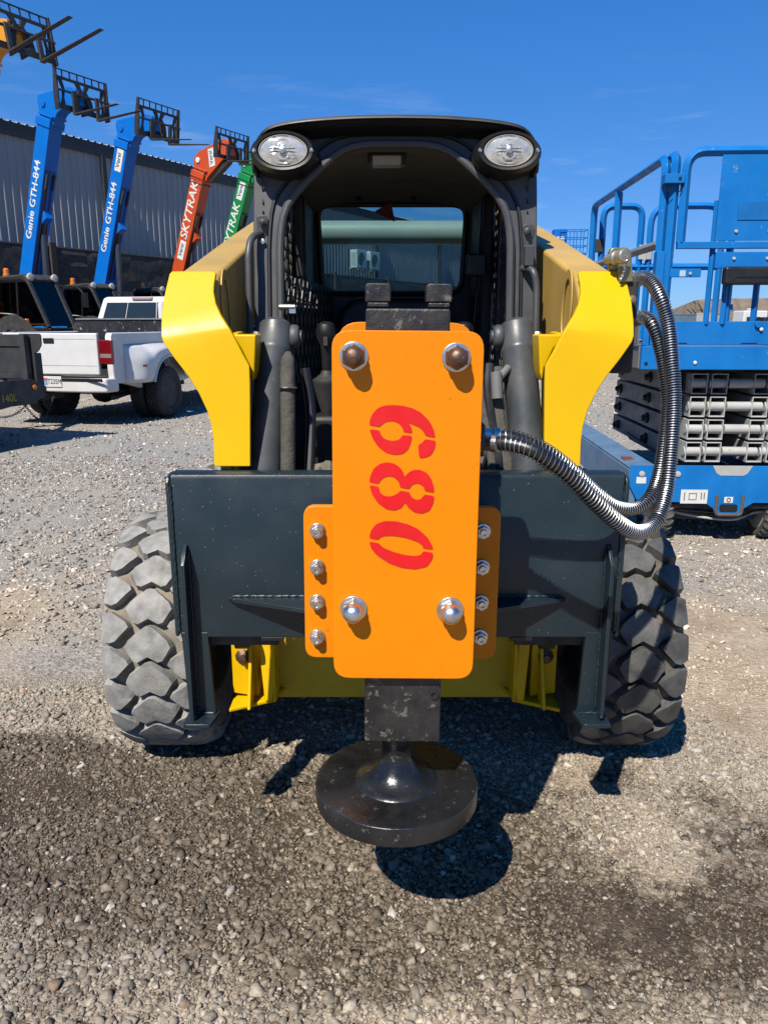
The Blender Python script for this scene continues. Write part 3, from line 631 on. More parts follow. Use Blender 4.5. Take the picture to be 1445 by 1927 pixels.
# ---- cab
ycab = lambda z: 2.365 + (z - 1.0) * .135
half_o = [(.430, .88), (.430, 1.30), (.430, 1.60), (.428, 1.80), (.424, 1.90), (.412, 1.96), (.385, 1.998), (.34, 2.016), (.24, 2.026), (.12, 2.032), (0, 2.034)]
half_i = [(.352, .88), (.352, 1.30), (.352, 1.60), (.350, 1.70), (.336, 1.775), (.300, 1.830), (.245, 1.885), (.195, 1.932), (.150, 1.958), (.095, 1.970), (0, 1.972)]
def contour(h, n): 
    q = spline([(x, 0, z) for x, z in h], 6); q = q + [Vector((-p.x, 0, p.z)) for p in q[-2::-1]]
    q = resample(q, n); return [Vector((CX + p.x, ycab(p.z), p.z)) for p in q]
NO = 81; co, ci = contour(half_o, NO), contour(half_i, NO)
part(MB().ring(co, ci, (0, .055, 0), False), 'cab_front_frame', CABG, ss, .006, smooth=30)
part(MB().tube([p + Vector((0, -.012, 0)) for p in contour([(x - .004 if x > .01 else 0, z - (.004 if z > 1.9 else 0)) for x, z in half_i], 81)], .0125, 10), 'door_trim', CABG, ss, 0)
part(MB().tube([p + Vector((0, -.003, 0)) for p in contour([(x + .030 if x > .01 else 0, z + (.026 if z > 1.75 else 0)) for x, z in half_i], 81)], .006, 6), 'door_seal', BLK, ss, 0)
hood = [(.418, 1.885), (.416, 1.918), (.405, 1.952), (.376, 1.984), (.328, 2.000), (.24, 2.011), (.12, 2.018), (0, 2.020)]
hq = spline([(x, 0, z) for x, z in hood], 5); hq = resample(hq + [Vector((-p.x, 0, p.z)) for p in hq[-2::-1]], 49)
vs = []; fs = []
for y, k in ((2.50, .955), (2.408, .992), (2.400, 1.0), (2.425, 1.003), (2.6, 1.006), (3.0, 1.006), (3.5, 1.0), (3.56, .985)):   # crowned roof whose lip hoods the lamps
    for p in hq:
        dz = p.z - 1.9; vs.append((CX + p.x * k, y + (.05 * max(0, (1.99 - p.z) / .1) if y < 2.45 and k > .96 else 0), 1.9 + dz * k - (.022 if k < .96 else 0)))
for j in range(7):
    for k in range(48): fs.append((j * 49 + k, j * 49 + k + 1, (j + 1) * 49 + k + 1, (j + 1) * 49 + k))
o = part(MB().add(vs, fs), 'cab_roof', mat('black_roof_paint', (.013, .014, .016), .45, var=.2, scale=5, dust=.2, dustcol=(.06, .055, .05)), ss, 0, smooth=60); so_ = o.modifiers.new('thick', 'SOLIDIFY'); so_.thickness = .012; so_.offset = -1
for s in (-1, 1):
    c = Vector((X(s, .325), 2.430, 1.933)); M = Matrix.Rotation(R(3), 4, 'X')
    def ell(k, y, z0=0): return [c + Vector((math.cos(a) * .072 * k, y, math.sin(a) * .0435 * k + z0)) for a in [i * 2 * math.pi / 32 for i in range(32)]]
    mb = MB(); loops = [ell(1.42, .06, -.006), ell(1.34, -.02, -.004), ell(1.20, -.036), ell(1.05, -.034), ell(1.0, -.018)]
    for a, b in zip(loops, loops[1:]): mb.add(a + b, [(i, (i + 1) % 32, 32 + (i + 1) % 32, 32 + i) for i in range(32)])
    hl = part(mb, 'headlight', BLK, ss, 0)
    mb = MB(); loops = [ell(1.02, -.020), ell(.97, -.034), ell(.93, -.034), ell(.90, -.028)]
    for a, b in zip(loops, loops[1:]): mb.add(a + b, [(i, (i + 1) % 32, 32 + (i + 1) % 32, 32 + i) for i in range(32)])
    part(mb, 'lamp_bezel', mat('pale_bezel', (.45, .42, .36), .4), hl, 0)
    mb = MB(); vs = []; fs = []                               # ribbed lens
    for j in range(9):
        rr_ = j / 8 * .93
        for i in range(40):
            a = i * 2 * math.pi / 40; x_, z_ = math.cos(a) * rr_, math.sin(a) * rr_
            vs.append(c + Vector((x_ * .072, -.030 - .010 * (1 - rr_ ** 2) + .0022 * math.sin(z_ * 34) * (abs(x_) < .5), z_ * .0435)))
    for j in range(8):
        for i in range(40): fs.append((j * 40 + i, j * 40 + (i + 1) % 40, (j + 1) * 40 + (i + 1) % 40, (j + 1) * 40 + i))
    mb.add(vs, fs); part(mb, 'lamp_lens', LENS, hl, 0, smooth=50)
    part(MB().lathe([(.010, 0), (.010, .004), (.004, .006), (.0001, .006)], c + Vector((0, -.042, 0)), (0, -1, 0), 12), 'bulb', STEEL, hl, 0)
    for q in (-1, 1): part(MB().lathe([(.006, 0), (.006, .004), (.003, .007), (.0001, .007)], c + Vector((q * .083, -.032, .0)), (0, -1, 0), 8), 'screw', STEEL, hl, 0)
    # side of the cab: posts, rails and an expanded-metal screen
    mb = MB(); x = X(s, .405)
    mb.bb(X(s, .43), X(s, .385), 2.40, 3.52, .88, 1.08).bb(X(s, .43), X(s, .385), 2.52, 3.52, 1.93, 1.985).bb(X(s, .43), X(s, .385), 3.42, 3.52, 1.085, 1.925)
    mb.bar((x, 3.02, 1.085), (x, 3.02, 1.925), .03, .05)
    part(mb, 'cab_side_frame', CABG, ss, .006)
    mb = MB(); y0, y1, z0, z1 = 2.46, 3.42, 1.085, 1.93; px_, pz_ = .052, .078; xm = X(s, .398)
    for d in (-1, 1):
        q = -20
        while q < 60:
            seg = []
            ya = y0 + q * px_; t0 = 0
            pts_ = []
            for za in np.linspace(z0, z1, 40):
                yy = ya + d * (za - z0) * px_ / pz_
                if y0 <= yy <= y1: pts_.append((xm, yy, za))
            if len(pts_) > 1: mb.bar(pts_[0], pts_[-1], .004, .006)
            q += 1
    part(mb, 'mesh_screen', BLKD, ss, 0)
    # grab handle
    if s < 0: hp = [(X(s, .405), ycab(1.70), 1.715), (X(s, .428), ycab(1.70) - .045, 1.70), (X(s, .434), ycab(1.6) - .06, 1.655), (X(s, .434), ycab(1.2) - .06, 1.15), (X(s, .415), ycab(1.1), 1.10)]
    else: hp = [(X(s, .385), ycab(1.62), 1.612), (X(s, .410), ycab(1.6) - .055, 1.605), (X(s, .421), ycab(1.6) - .058, 1.56), (X(s, .421), ycab(1.2) - .06, 1.15), (X(s, .405), ycab(1.1), 1.10)]
    part(MB().tube(fillet(hp, .04, 6), .0105, 12), 'grab_handle', CABG, ss, 0)
    zt = 1.735 if s < 0 else 1.71
    part(MB().prism(fillet([(X(s, .418), ycab(zt) - .008, zt + .03), (X(s, .384), ycab(zt) - .008, zt + .03), (X(s, .384), ycab(zt) - .004, zt - .035), (X(s, .418), ycab(zt) - .004, zt - .035)], .012, 4, True), (0, .008, 0)), 'handle_bracket', CABG, ss, .002)
    part(MB().lathe([(.011, 0), (.011, .010), (.006, .012), (.006, .02), (.0001, .021)], (X(s, .398), ycab(zt) - .008, zt + .008), (0, -1, 0), 8), 'bolt', BLKM, ss, 0)
    part(MB().lathe([(.008, 0), (.008, .008), (.0001, .010)], (X(s, .400), ycab(1.67) - .002, 1.665 if s > 0 else 1.69), (0, -1, 0), 8), 'bolt', STEEL, ss, 0)
mb = MB(); mb.bb(X(1, .412), X(1, .385), 2.40, 2.45, 1.615, 1.675); part(mb, 'door_catch', CABG, ss, .004)
part(MB().cyl((X(-1, .348), 2.385, 1.497), (X(-1, .300), 2.385, 1.497), .009, n=12).bb(X(-1, .318), X(-1, .298), 2.378, 2.392, 1.478, 1.497), 'door_striker', STEEL, ss, .001)
# headliner, rear wall with window, interior
mb = MB(); vs = []; fs = []
rows = [(2.50, 1.965), (2.75, 1.975), (3.1, 1.978), (3.30, 1.968), (3.40, 1.955), (3.445, 1.945)]
for y, z in rows:
    for k in range(9): t = -1 + 2 * k / 8; vs.append((CX + t * .384, y, z - .07 * abs(t) ** 4))
for j in range(len(rows) - 1):
    for k in range(8): fs.append((j * 9 + k, j * 9 + k + 1, (j + 1) * 9 + k + 1, (j + 1) * 9 + k))
mb.add(vs, fs); part(mb, 'headliner', LINER, ss, 0, smooth=60)
part(MB().bb(CX - .085, CX + .035, 2.60, 2.66, 1.935, 1.9695), 'dome_light', BLK, ss, .005)
part(MB().bb(CX - .070, CX + .020, 2.597, 2.655, 1.932, 1.960), 'dome_lens', LGREY, ss, .003)
for x_ in (-.135, .085): part(MB().lathe([(.012, 0), (.010, .008), (.0001, .009)], (CX + x_, 3.28, 1.937), (0, -.4, -1), 12), 'vent_plug', BLK, ss, 0)
yb = 3.46
wo = resample(fillet([(CX - .384, yb, 1.0), (CX + .384, yb, 1.0), (CX + .384, yb, 1.995), (CX - .384, yb, 1.995)], .03, 4, True), 72, True)
wi = resample(fillet([(CX - .300, yb, 1.575), (CX + .300, yb, 1.575), (CX + .315, yb, 1.936), (CX - .315, yb, 1.936)], .055, 8, True), 72, True)
c_ = sum(wi, Vector()) / len(wi)
def radial(poly, n=96):                                       # outline resampled along rays from the window's middle
    out = []
    for k in range(n):
        a = 2 * math.pi * k / n; dx, dz = math.cos(a) * 1.7, math.sin(a); best = None
        for p, q in zip(poly, poly[1:] + poly[:1]):
            ex, ez = q.x - p.x, q.z - p.z; den = dx * ez - dz * ex
            if abs(den) < 1e-12: continue
            t = ((p.x - c_.x) * ez - (p.z - c_.z) * ex) / den; u = ((p.x - c_.x) * dz - (p.z - c_.z) * dx) / den
            if t > 0 and -1e-6 <= u <= 1 + 1e-6: best = t if best is None else max(best, t)
        out.append(Vector((c_.x + dx * best, yb, c_.z + dz * best)))
    return out
ang_sorted = radial
part(MB().ring(ang_sorted(wo), ang_sorted(wi), (0, .03, 0)), 'cab_rear_wall', SEAT, ss, 0)
part(MB().tube([p + Vector((0, -.006, 0)) for p in ang_sorted(wi)], .012, 8, closed=True), 'window_seal', BLK, ss, 0)
part(MB().prism(wi, (0, .006, 0)), 'rear_window', PANE, ss, 0)
mb = MB(); mb.bb(X(-1, .384), X(1, .384), 2.42, 3.46, .88, .92).bb(X(-1, .384), X(1, .384), 2.72, 2.76, .92, 1.13); part(mb, 'cab_floor', BLKD, ss, .01)
st = part(MB().bb(CX - .25, CX + .25, 2.80, 3.25, 1.10, 1.22), 'seat', SEAT, ss, .05, 4)
mb = MB(); P = [(CX + x_ * .26, 3.25 + .10 * (z_ - 1.2) * 1.0, z_) for x_, z_ in ((-.85, 1.2), (.85, 1.2), (.95, 1.36), (.85, 1.50), (.6, 1.555), (-.6, 1.555), (-.85, 1.50), (-.95, 1.36))]
mb.prism(P, (0, .10, .0)); part(mb, 'seat_back', SEAT, st, .03, 4)
for s in (-1, 1):
    part(MB().bb(X(s, .384), X(s, .27), 2.78, 3.44, .93, 1.24), 'side_console', SEAT, ss, .03)
    part(MB().bb(X(s, .384), X(s, .33), 3.05, 3.44, 1.245, 1.92), 'corner_trim', SEAT, ss, .02)
part(MB().tube(spline([(X(1, .33), 3.02, 1.90), (X(1, .315), 3.0, 1.66), (X(1, .30), 3.02, 1.4), (X(1, .27), 3.0, 1.2)], 6), .022, 8, flat=.25), 'seat_belt', BLK, ss, 0)
part(MB().bb(X(1, .345), X(1, .27), 2.97, 3.02, 1.62, 1.70), 'belt_reel', BLK, ss, .01)
A_, B_ = Vector((X(-1, .378), 2.62, 0)), Vector((X(-1, .262), 3.36, 0)); nv_ = Vector((B_.y - A_.y, A_.x - B_.x, 0)).normalized()
part(MB().prism([A_ + Vector((0, 0, 1.09)), B_ + Vector((0, 0, 1.09)), B_ + Vector((0, 0, 1.56)), A_ + Vector((0, 0, 1.56))], -nv_ * .006), 'side_panel', mat('dull_olive_panel', (.24, .24, .20), .8), ss, .002)
mb = MB(); Lm = (B_ - A_).length; dm = (B_ - A_).normalized()
for d in (-1, 1):
    for q in range(-14, 26):
        p_ = [(q * .058 + d * (z - 1.09) * .55, z) for z in np.linspace(1.09, 1.60, 60)]; p_ = [k for k in p_ if 0 <= k[0] <= Lm]
        if len(p_) > 1: mb.bar(A_ + dm * p_[0][0] + nv_ * .012 + Vector((0, 0, p_[0][1])), A_ + dm * p_[-1][0] + nv_ * .012 + Vector((0, 0, p_[-1][1])), .003, .006)
part(mb, 'mesh_guard', BLK, ss, 0)
for s in (-1, 1):                                            # joysticks with rubber boots
    b = Vector((X(s, .215), 2.47, 1.16))
    j = part(MB().lathe([(.016, 0), (.040, .085), (.044, .105), (.046, .112), (.044, .118), (.036, .122), (.020, .135), (.016, .145)], b, (0, 0, 1), 20), 'joystick', BLKD, ss, 0)
    part(MB().lathe([(.013, 0), (.015, .02), (.017, .07), (.020, .085), (.028, .10), (.031, .115), (.031, .13), (.026, .145), (.014, .152), (.0001, .154)], b + Vector((0, 0, .142)), (0, 0, 1), 20), 'grip', BLK, j, 0)
    part(MB().box(b + Vector((0, -.026, .235)), (.014, .014, .028)), 'button', BLKD, j, .002)
    part(MB().bb(b.x - .05, b.x + .05, 2.44, 2.56, .92, 1.165), 'lever_stand', SEAT, ss, .02)
# hoses beside the tilt cylinders
hb = lambda s, x_, y, z: (X(s, x_), y, z)
part(MB().tube(spline([hb(-1, .290, 2.10, 1.37), hb(-1, .288, 2.06, 1.33), hb(-1, .287, 2.03, 1.2), hb(-1, .290, 2.0, 1.0)], 6), [.010, .012, .016, .018, .019, .019, .0195] + [.020] * 12, 12), 'hose_sleeve', SLEEVE, ss, 0)
part(MB().tube(arc((X(-1, .2875), 2.042, 1.285), .0205, 0, 2 * math.pi, 20, (1, 0, 0), (0, 1, -.1)), .006, 6, flat=.4), 'hose_clamp', STEEL, ss, 0)
part(MB().tube(spline([hb(-1, .25, 2.14, 1.33), hb(-1, .235, 2.12, 1.2), hb(-1, .24, 2.05, 1.0)], 6), .014, 10), 'hydraulic_hose', HOSE, ss, 0)
for k, (x_, dz) in enumerate(((.285, 0), (.262, .01), (.245, -.02))):
    part(MB().tube(spline([hb(1, x_ - .01, 2.12, 1.33 + dz), hb(1, x_ - .015, 2.09, 1.27 + dz), hb(1, x_ - .005, 2.06, 1.18), hb(1, x_ + .01, 2.02, 1.08), hb(1, x_ + .01, 2.02, .98)], 6), .0165 - .002 * k, 10), 'hydraulic_hose', SLEEVE if k != 1 else HOSE, ss, 0)
part(MB().cyl(hb(1, .262, 2.06, 1.325), hb(1, .266, 2.05, 1.255), .015, n=12).cyl(hb(1, .262, 2.06, 1.30), hb(1, .300, 2.10, 1.335), .010, n=10), 'hose_fitting', MGREY, ss, .002)
part(MB().tube(spline([hb(1, .20, 2.10, 1.20), hb(1, .23, 2.06, 1.15), hb(1, .21, 2.05, 1.06), hb(1, .18, 2.06, 1.02)], 8), .02, 10), 'white_hose', MGREY, ss, 0)
for k in range(4): part(MB().tube(arc((X(1, .215), 2.05 + k * .008, 1.075), .045 + .007 * k, .3, 2.6, 14, (1, 0, 0), (0, .2, 1)), .003, 6), 'spring_line', STEEL, ss, 0)
mb = MB(); rr = random.Random(12); vs = []; fs = []; nn = 9
for a in range(nn):
    for b in range(nn): vs.append((CX - .25 + a * .014, 2.03 + b * .012, 1.035 + .05 * math.exp(-((a - 4) ** 2 + (b - 4) ** 2) / 9) + rr.uniform(-.012, .012)))
for a in range(nn - 1):
    for b in range(nn - 1): fs.append((a * nn + b, a * nn + nn + b, a * nn + nn + b + 1, a * nn + b + 1))
mb.add(vs, fs); rag = part(mb, 'work_rag', TAN, None, 0, smooth=25); tag(rag, 'crumpled tan rag lying behind the attachment by the left cylinder', 'rag')
mb = MB(); mb.bb(CX - .3, CX + .3, 2.0, 2.3, .99, 1.005); part(mb, 'step_tread', BLKD, ss, .003)
tg = thing('warning_tag', 'small red triangular tag hanging in the cab rear window', 'tag', (CX - .005, 3.44, 1.90), world=True)
part(MB().prism([(CX - .075, 3.435, 1.905), (CX + .012, 3.437, 1.865), (CX - .004, 3.437, 1.945)], (0, .004, 0)), 'tag_plate', mat('dark_red_plastic', (.16, .012, .01), .6), tg, .001)
part(MB().tube(spline([(CX - .004, 3.437, 1.942), (CX - .002, 3.43, 1.96), (CX, 3.43, 1.975)], 4), .003, 6), 'cord', BLK, tg, 0)
# auxiliary hydraulic couplers on the right arm
cp = link('aux_coupler_block', None, ss); ORG[cp] = ORG[ss]
cp.location = (0, 0, 0)
part(MB().bb(X(1, .565), X(1, .625), 2.07, 2.12, 1.32, 1.56), 'manifold', BLKD, cp, .008)
part(MB().prism(fillet([at(u, v, 2.10) for u, v in ((1146, 475), (1152, 465), (1182, 465), (1189, 475), (1189, 512), (1146, 512))], .012, 4, True), (0, .02, 0)).prism([at(u, v, 2.06) for u, v in ((1164, 501), (1190, 501), (1192, 530), (1166, 530))], (0, .012, 0)), 'coupler_plate', BRASS, cp, .003)
c = at(1166, 483, 2.05); part(MB().lathe([(.012, -.05), (.012, -.022), (.018, -.020), (.018, -.010), (.0145, -.008), (.0145, .0), (.018, .004), (.018, .018), (.015, .021), (.0001, .022)], c, (.45, -1, .05), 22), 'dust_cap', mat('dull_cap_metal', (.42, .39, .32), .45, .5), cp, .002)
part(MB().lathe([(.009, 0), (.009, .012), (.0001, .014)], at(1154, 500, 2.09), (0, -1, 0), 8), 'bolt', BRASS, cp, 0)
part(MB().lathe([(.012, 0), (.012, .014), (.007, .02), (.0001, .021)], at(1185, 564, 2.06), (.2, -1, 0), 8), 'bolt', BRASS, cp, 0)
part(coil([at(1178, 480, 2.03), at(1176, 505, 2.045), at(1168, 525, 2.05)], .003, .0016, .006, 4, 8), 'cap_chain', STEEL, cp, 0)
# ================================================================== tamper attachment
ta = thing('tamper_attachment', 'orange hydraulic plate tamper on dark grey mounting plate, stencilled 680', 'attachment', (CX, 1.65, .34), world=True)
# mounting plate: folded sheet with a rounded top edge
mb = MB(); yz = [(1.90, .641), (1.90, 1.068), (1.905, 1.078), (1.915, 1.083), (1.952, 1.083), (1.952, 1.062), (1.921, 1.062), (1.916, 1.055), (1.916, .641)]
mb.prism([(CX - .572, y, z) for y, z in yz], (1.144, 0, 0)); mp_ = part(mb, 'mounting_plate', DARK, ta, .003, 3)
for s in (-1, 1):
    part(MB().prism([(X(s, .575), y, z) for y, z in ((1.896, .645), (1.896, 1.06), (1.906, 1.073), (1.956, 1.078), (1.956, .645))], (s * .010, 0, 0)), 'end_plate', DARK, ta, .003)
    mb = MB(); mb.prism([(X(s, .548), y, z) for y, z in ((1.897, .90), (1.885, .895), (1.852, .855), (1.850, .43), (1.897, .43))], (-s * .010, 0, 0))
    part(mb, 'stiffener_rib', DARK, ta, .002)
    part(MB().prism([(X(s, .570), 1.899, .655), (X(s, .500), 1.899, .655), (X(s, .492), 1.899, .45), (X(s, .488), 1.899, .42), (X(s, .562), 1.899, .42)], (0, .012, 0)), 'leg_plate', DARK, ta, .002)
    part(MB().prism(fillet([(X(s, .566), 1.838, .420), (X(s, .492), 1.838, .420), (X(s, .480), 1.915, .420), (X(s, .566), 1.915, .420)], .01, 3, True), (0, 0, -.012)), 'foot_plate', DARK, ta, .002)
    # triangular shelf gusset
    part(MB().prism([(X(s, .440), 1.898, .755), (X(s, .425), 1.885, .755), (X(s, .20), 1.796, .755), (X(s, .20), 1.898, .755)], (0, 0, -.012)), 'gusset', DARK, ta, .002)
    part(MB().prism([(X(s, .428), 1.884, .742), (X(s, .205), 1.768, .742), (X(s, .205), 1.778, .655), (X(s, .33), 1.862, .655)], (0, .010, 0)) if False else MB().bb(X(s, .36), X(s, .30), 1.902, 1.93, .630, .640), 'lock_slot', BLK, ta, .001)
def weld(a, b, r=.0045, seed=0):                              # uneven bead laid along a joint
    q = random.Random(seed); n = max(6, int((Vector(b) - Vector(a)).length / .006)); a, b = Vector(a), Vector(b)
    return MB().tube([a.lerp(b, k / n) + Vector((q.uniform(-1, 1), q.uniform(-1, 1), q.uniform(-1, 1))) * r * .18 for k in range(n + 1)], [r * (1 + .22 * math.sin(k * 1.9) + q.uniform(-.12, .12)) for k in range(n + 1)], 6)
for s in (-1, 1):
    for k, (p, q) in enumerate((((X(s, .573), 1.899, .66), (X(s, .573), 1.899, 1.05)), ((X(s, .5495), 1.899, .66), (X(s, .5495), 1.899, .885)), ((X(s, .537), 1.898, .44), (X(s, .537), 1.898, .88)), ((X(s, .22), 1.899, .757), (X(s, .43), 1.899, .757)), ((X(s, .495), 1.897, .422), (X(s, .56), 1.897, .422)))):
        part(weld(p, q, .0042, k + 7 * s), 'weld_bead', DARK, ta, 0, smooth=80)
OX = CX + .007; LEAN = R(.45)                                 # the hammer hangs a hair off plumb
def hp(x, y, z):                                            # hammer frame -> world
    dx, dz = x, z - .7; return Vector((OX + dx * math.cos(LEAN) + dz * math.sin(LEAN), y + dz * .028, .7 + dz * math.cos(LEAN) - dx * math.sin(LEAN)))
def plate(w, z0, z1, y, t, r, xo=0): return MB().prism([hp(xo + x, y, (z0 + z1) / 2 + z) for x, z in rrect(w, z1 - z0, r, 6)], (0, t, 0))
fp = part(plate(.297, .711, 1.436, 1.512, .020, .036), 'front_plate', ORANGE, ta, .002, 3)
part(plate(.297, .715, 1.452, 1.700, .020, .05), 'back_plate', ORANGE, ta, .002, 3)
mb = MB(); mb.prism([hp(x, 1.70, z) for x, z in ((-.10, .72), (-.10, 1.40), (-.088, 1.40), (-.088, .72))], (0, .08, 0)).prism([hp(x, 1.70, z) for x, z in ((.10, .72), (.10, 1.40), (.088, 1.40), (.088, .72))], (0, .08, 0))
parts(mb, 'side_web', ORANGE, ta, bevel=.002)
part(plate(.472, .640, 1.026, 1.772, .020, .030, .0), 'bracket_flange', ORANGE, ta, .003, 3)
def hexnut(p, r, h, mats, name, dome=True, washer=True, parent=ta):
    mb = MB(); p = Vector(p)
    if washer: mb.lathe([(r * 1.16, 0), (r * 1.16, .004), (r * .9, .005)], p, (0, -1, 0), 24)
    o = part(mb, name, STEEL, parent, .001) if washer else None
    par = o if o else parent
    mb = MB(); hx = [p + Vector((math.cos(a) * r, -.004, math.sin(a) * r)) for a in [math.pi / 6 + k * math.pi / 3 for k in range(6)]]
    mb.prism(hx, (0, -h, 0)); part(mb, 'hex_nut', mats, par, .002)
    mb = MB()
    if dome: mb.lathe([(r * .86, 0), (r * .86, h * .35), (r * .78, h * .75), (r * .55, h * 1.05), (r * .28, h * 1.2), (.0001, h * 1.24)], p + Vector((0, -h - .003, 0)), (0, -1, 0), 20)
    else: mb.lathe([(r * .60, 0), (r * .60, .008), (r * .55, .010), (r * .3, .010), (r * .28, .006), (.0001, .006)], p + Vector((0, -h - .003, 0)), (0, -1, 0), 16)
    part(mb, 'bolt_end' if not dome else 'nut_cap', mats, par, 0)
for u, v, m in ((665, 671, RUST), (860, 673, RUST), (665, 1147, STEEL), (847, 1149, STEEL)):
    p = at(u, v, 1.512); p.y = 1.512 + (p.z - .7) * .028; hexnut(p, .0245, .020, m, 'cap_nut')
for u in (597, 909):
    for i, v in enumerate(((1000, 1068, 1133, 1198) if u < 700 else (1001, 1068, 1134, 1198))):
        p = at(u - (2 if u > 700 else 0) * i, v, 1.772); p.y = 1.772 + (p.z - .7) * .028; hexnut(p, .0165, .016, STEEL, 'flange_bolt', False)
# stencilled number, one flat plate of paint for each stroke
STENCIL = {'six': [[(370, 555), (375, 520), (392, 488), (420, 463), (455, 452), (500, 450), (550, 455), (600, 468), (645, 493), (685, 535), (708, 580), (716, 620), (663, 611), (655, 590), (635, 568), (605, 555), (575, 542), (590, 565), (596, 597), (548, 591), (545, 570), (525, 545), (490, 532), (455, 538), (432, 556), (424, 564)],
                   [(373, 577), (425, 583), (430, 605), (450, 628), (490, 638), (525, 632), (546, 606), (594, 612), (590, 640), (575, 680), (545, 705), (500, 710), (455, 697), (415, 665), (388, 625), (376, 595)],
                   [(661, 628), (718, 637), (715, 670), (695, 710), (660, 725), (632, 727), (627, 690), (627, 655), (645, 650)]],
           'eight': [[(370, 852), (375, 820), (395, 780), (425, 757), (460, 748), (500, 755), (530, 775), (548, 800), (556, 826), (570, 805), (600, 788), (635, 787), (670, 803), (695, 835), (708, 880), (709, 906), (660, 898), (652, 872), (625, 857), (595, 864), (580, 888), (530, 879), (525, 850), (500, 825), (465, 820), (435, 835), (420, 860)],
                     [(371, 868), (420, 876), (425, 905), (450, 925), (490, 925), (520, 910), (530, 896), (580, 904), (590, 930), (615, 945), (640, 940), (658, 916), (709, 924), (705, 960), (685, 1000), (645, 1015), (605, 1008), (575, 985), (556, 957), (540, 985), (505, 999), (460, 992), (415, 960), (385, 915)]],
           'zero': [[(370, 1142), (378, 1105), (405, 1070), (450, 1053), (510, 1055), (570, 1070), (625, 1095), (675, 1140), (700, 1185), (703, 1201), (650, 1195), (648, 1180), (620, 1160), (560, 1140), (500, 1130), (450, 1130), (425, 1140), (418, 1151)],
                    [(370, 1160), (420, 1168), (440, 1190), (500, 1215), (560, 1230), (610, 1235), (640, 1228), (650, 1210), (703, 1218), (700, 1250), (670, 1290), (610, 1303), (540, 1295), (470, 1270), (410, 1230), (380, 1195)]]}
for nm, polys in STENCIL.items():
    mb = MB()
    for q in polys:
        P = []
        for zx, zy in q:
            p = at(560 + zx * 400 / 1101, 600 + zy * 700 / 1927, 1.512); p.y = 1.512 + (p.z - .7) * .028 - .0012; P.append(p)
        mb.prism(fillet(P, .004, 3, True), (0, .0016, 0))
    o = part(mb, 'stencil_digit', RED, fp, 0); o['label'] = 'red stencilled digit ' + nm
# breaker body
mb = MB(); mb.prism([hp(x, 1.535, z) for x, z in ((-.083, .549), (.083, .549), (.083, 1.478), (-.083, 1.478))], (0, .16, 0)); part(mb, 'breaker_body', BLKM, ta, .004)
for x0 in (-.084, .036):
    lg = part(MB().prism([hp(x0 + a, 1.545, z) for a, z in ((.004, 1.480), (.046, 1.480), (.046, 1.490), (.004, 1.490))], (0, .05, 0)), 'tie_rod_nut', BLKM, ta, .003)
    part(MB().prism([hp(x0 + a, 1.543, z) for a, z in ((0, 1.4905), (.050, 1.4905), (.050, 1.522), (.046, 1.526), (.004, 1.526), (0, 1.522))], (0, .055, 0)), 'rod_cap', BLKM, lg, .003)
part(MB().lathe([(.010, 0), (.010, .006), (.006, .006), (.006, .001)], hp(.068, 1.535, .665), (0, -1, 0), 14), 'grease_plug', BLKM, ta, 0)
AX = Vector((OX - .012, 1.60, 0))
part(MB().lathe([(.036, .556), (.036, .520), (.034, .51), (.034, .477), (.040, .466), (.047, .451), (.062, .433), (.084, .4215), (.095, .418), (.098, .413)][::-1], AX, (0, 0, 1), 48), 'shaft', DISC, ta, 0, smooth=60)
part(MB().lathe([(.184, .368), (.1885, .372), (.189, .409), (.1865, .4145), (.18, .4155), (.0001, .4155)], AX, (0, 0, 1), 96), 'tamper_disc', DISC, ta, .0015)
# hoses in spring guards: from the hammer's right side, down in a loop, up to the arm couplers
H1 = [(927, 834, 1.60), (962, 836, 1.58), (1010, 852, 1.56), (1070, 895, 1.57), (1120, 945, 1.60), (1165, 985, 1.65), (1200, 1002, 1.72), (1232, 985, 1.79), (1252, 930, 1.84), (1262, 850, 1.88), (1268, 760, 1.92), (1264, 680, 1.95), (1257, 610, 1.98), (1243, 560, 2.0), (1225, 530, 2.04), (1210, 523, 2.08), (1194, 527, 2.12)]
H2 = [(930, 821, 1.66), (975, 826, 1.66), (1030, 850, 1.68), (1080, 890, 1.72), (1125, 932, 1.77), (1160, 955, 1.82), (1195, 957, 1.87), (1222, 938, 1.91), (1238, 900, 1.94), (1250, 830, 1.97), (1256, 760, 1.99), (1250, 700, 2.0), (1240, 650, 2.01), (1228, 612, 2.02), (1217, 599, 2.05), (1207, 596, 2.08), (1196, 600, 2.11)]
for nm, H_, r0 in (('lower', H1, .0148), ('upper', H2, .0135)):
    path = spline([at(*q) for q in H_], 10)
    h = part(MB().tube(path, r0, 14), 'hydraulic_hose', HOSE, ta, 0)
    cut = int(len(path) * .45)
    part(coil(path[:cut + 1], r0 + .0032, .0011, .0100, 5, 14), 'spring_guard', WIRE, h, 0)
    part(coil(path[cut:], r0 + .0028, .0014, .0066, 5, 14), 'spring_guard', WIRE, h, 0)
    e = path[-1]; d = (path[-1] - path[-4]).normalized()
    part(MB().lathe([(.020, -.02), (.021, 0), (.018, .006), (.021, .012), (.018, .018), (.021, .024), (.018, .030), (.020, .036), (.013, .04), (.013, .07)], e, d, 18), 'hose_end', BRASS, h, .001)
    s_, d0 = path[0], (path[3] - path[0]).normalized()
    part(MB().lathe([(.0165, -.045), (.0165, -.005), (.019, -.003), (.019, .012)], s_, d0, 18), 'crimp_sleeve', STEEL, h, .001)
    part(MB().lathe([(.021, -.075), (.021, -.045)], s_, d0, 6), 'swivel_nut', mat('blue_steel_fitting', (.02, .03, .07), .35, .4), h, .002)
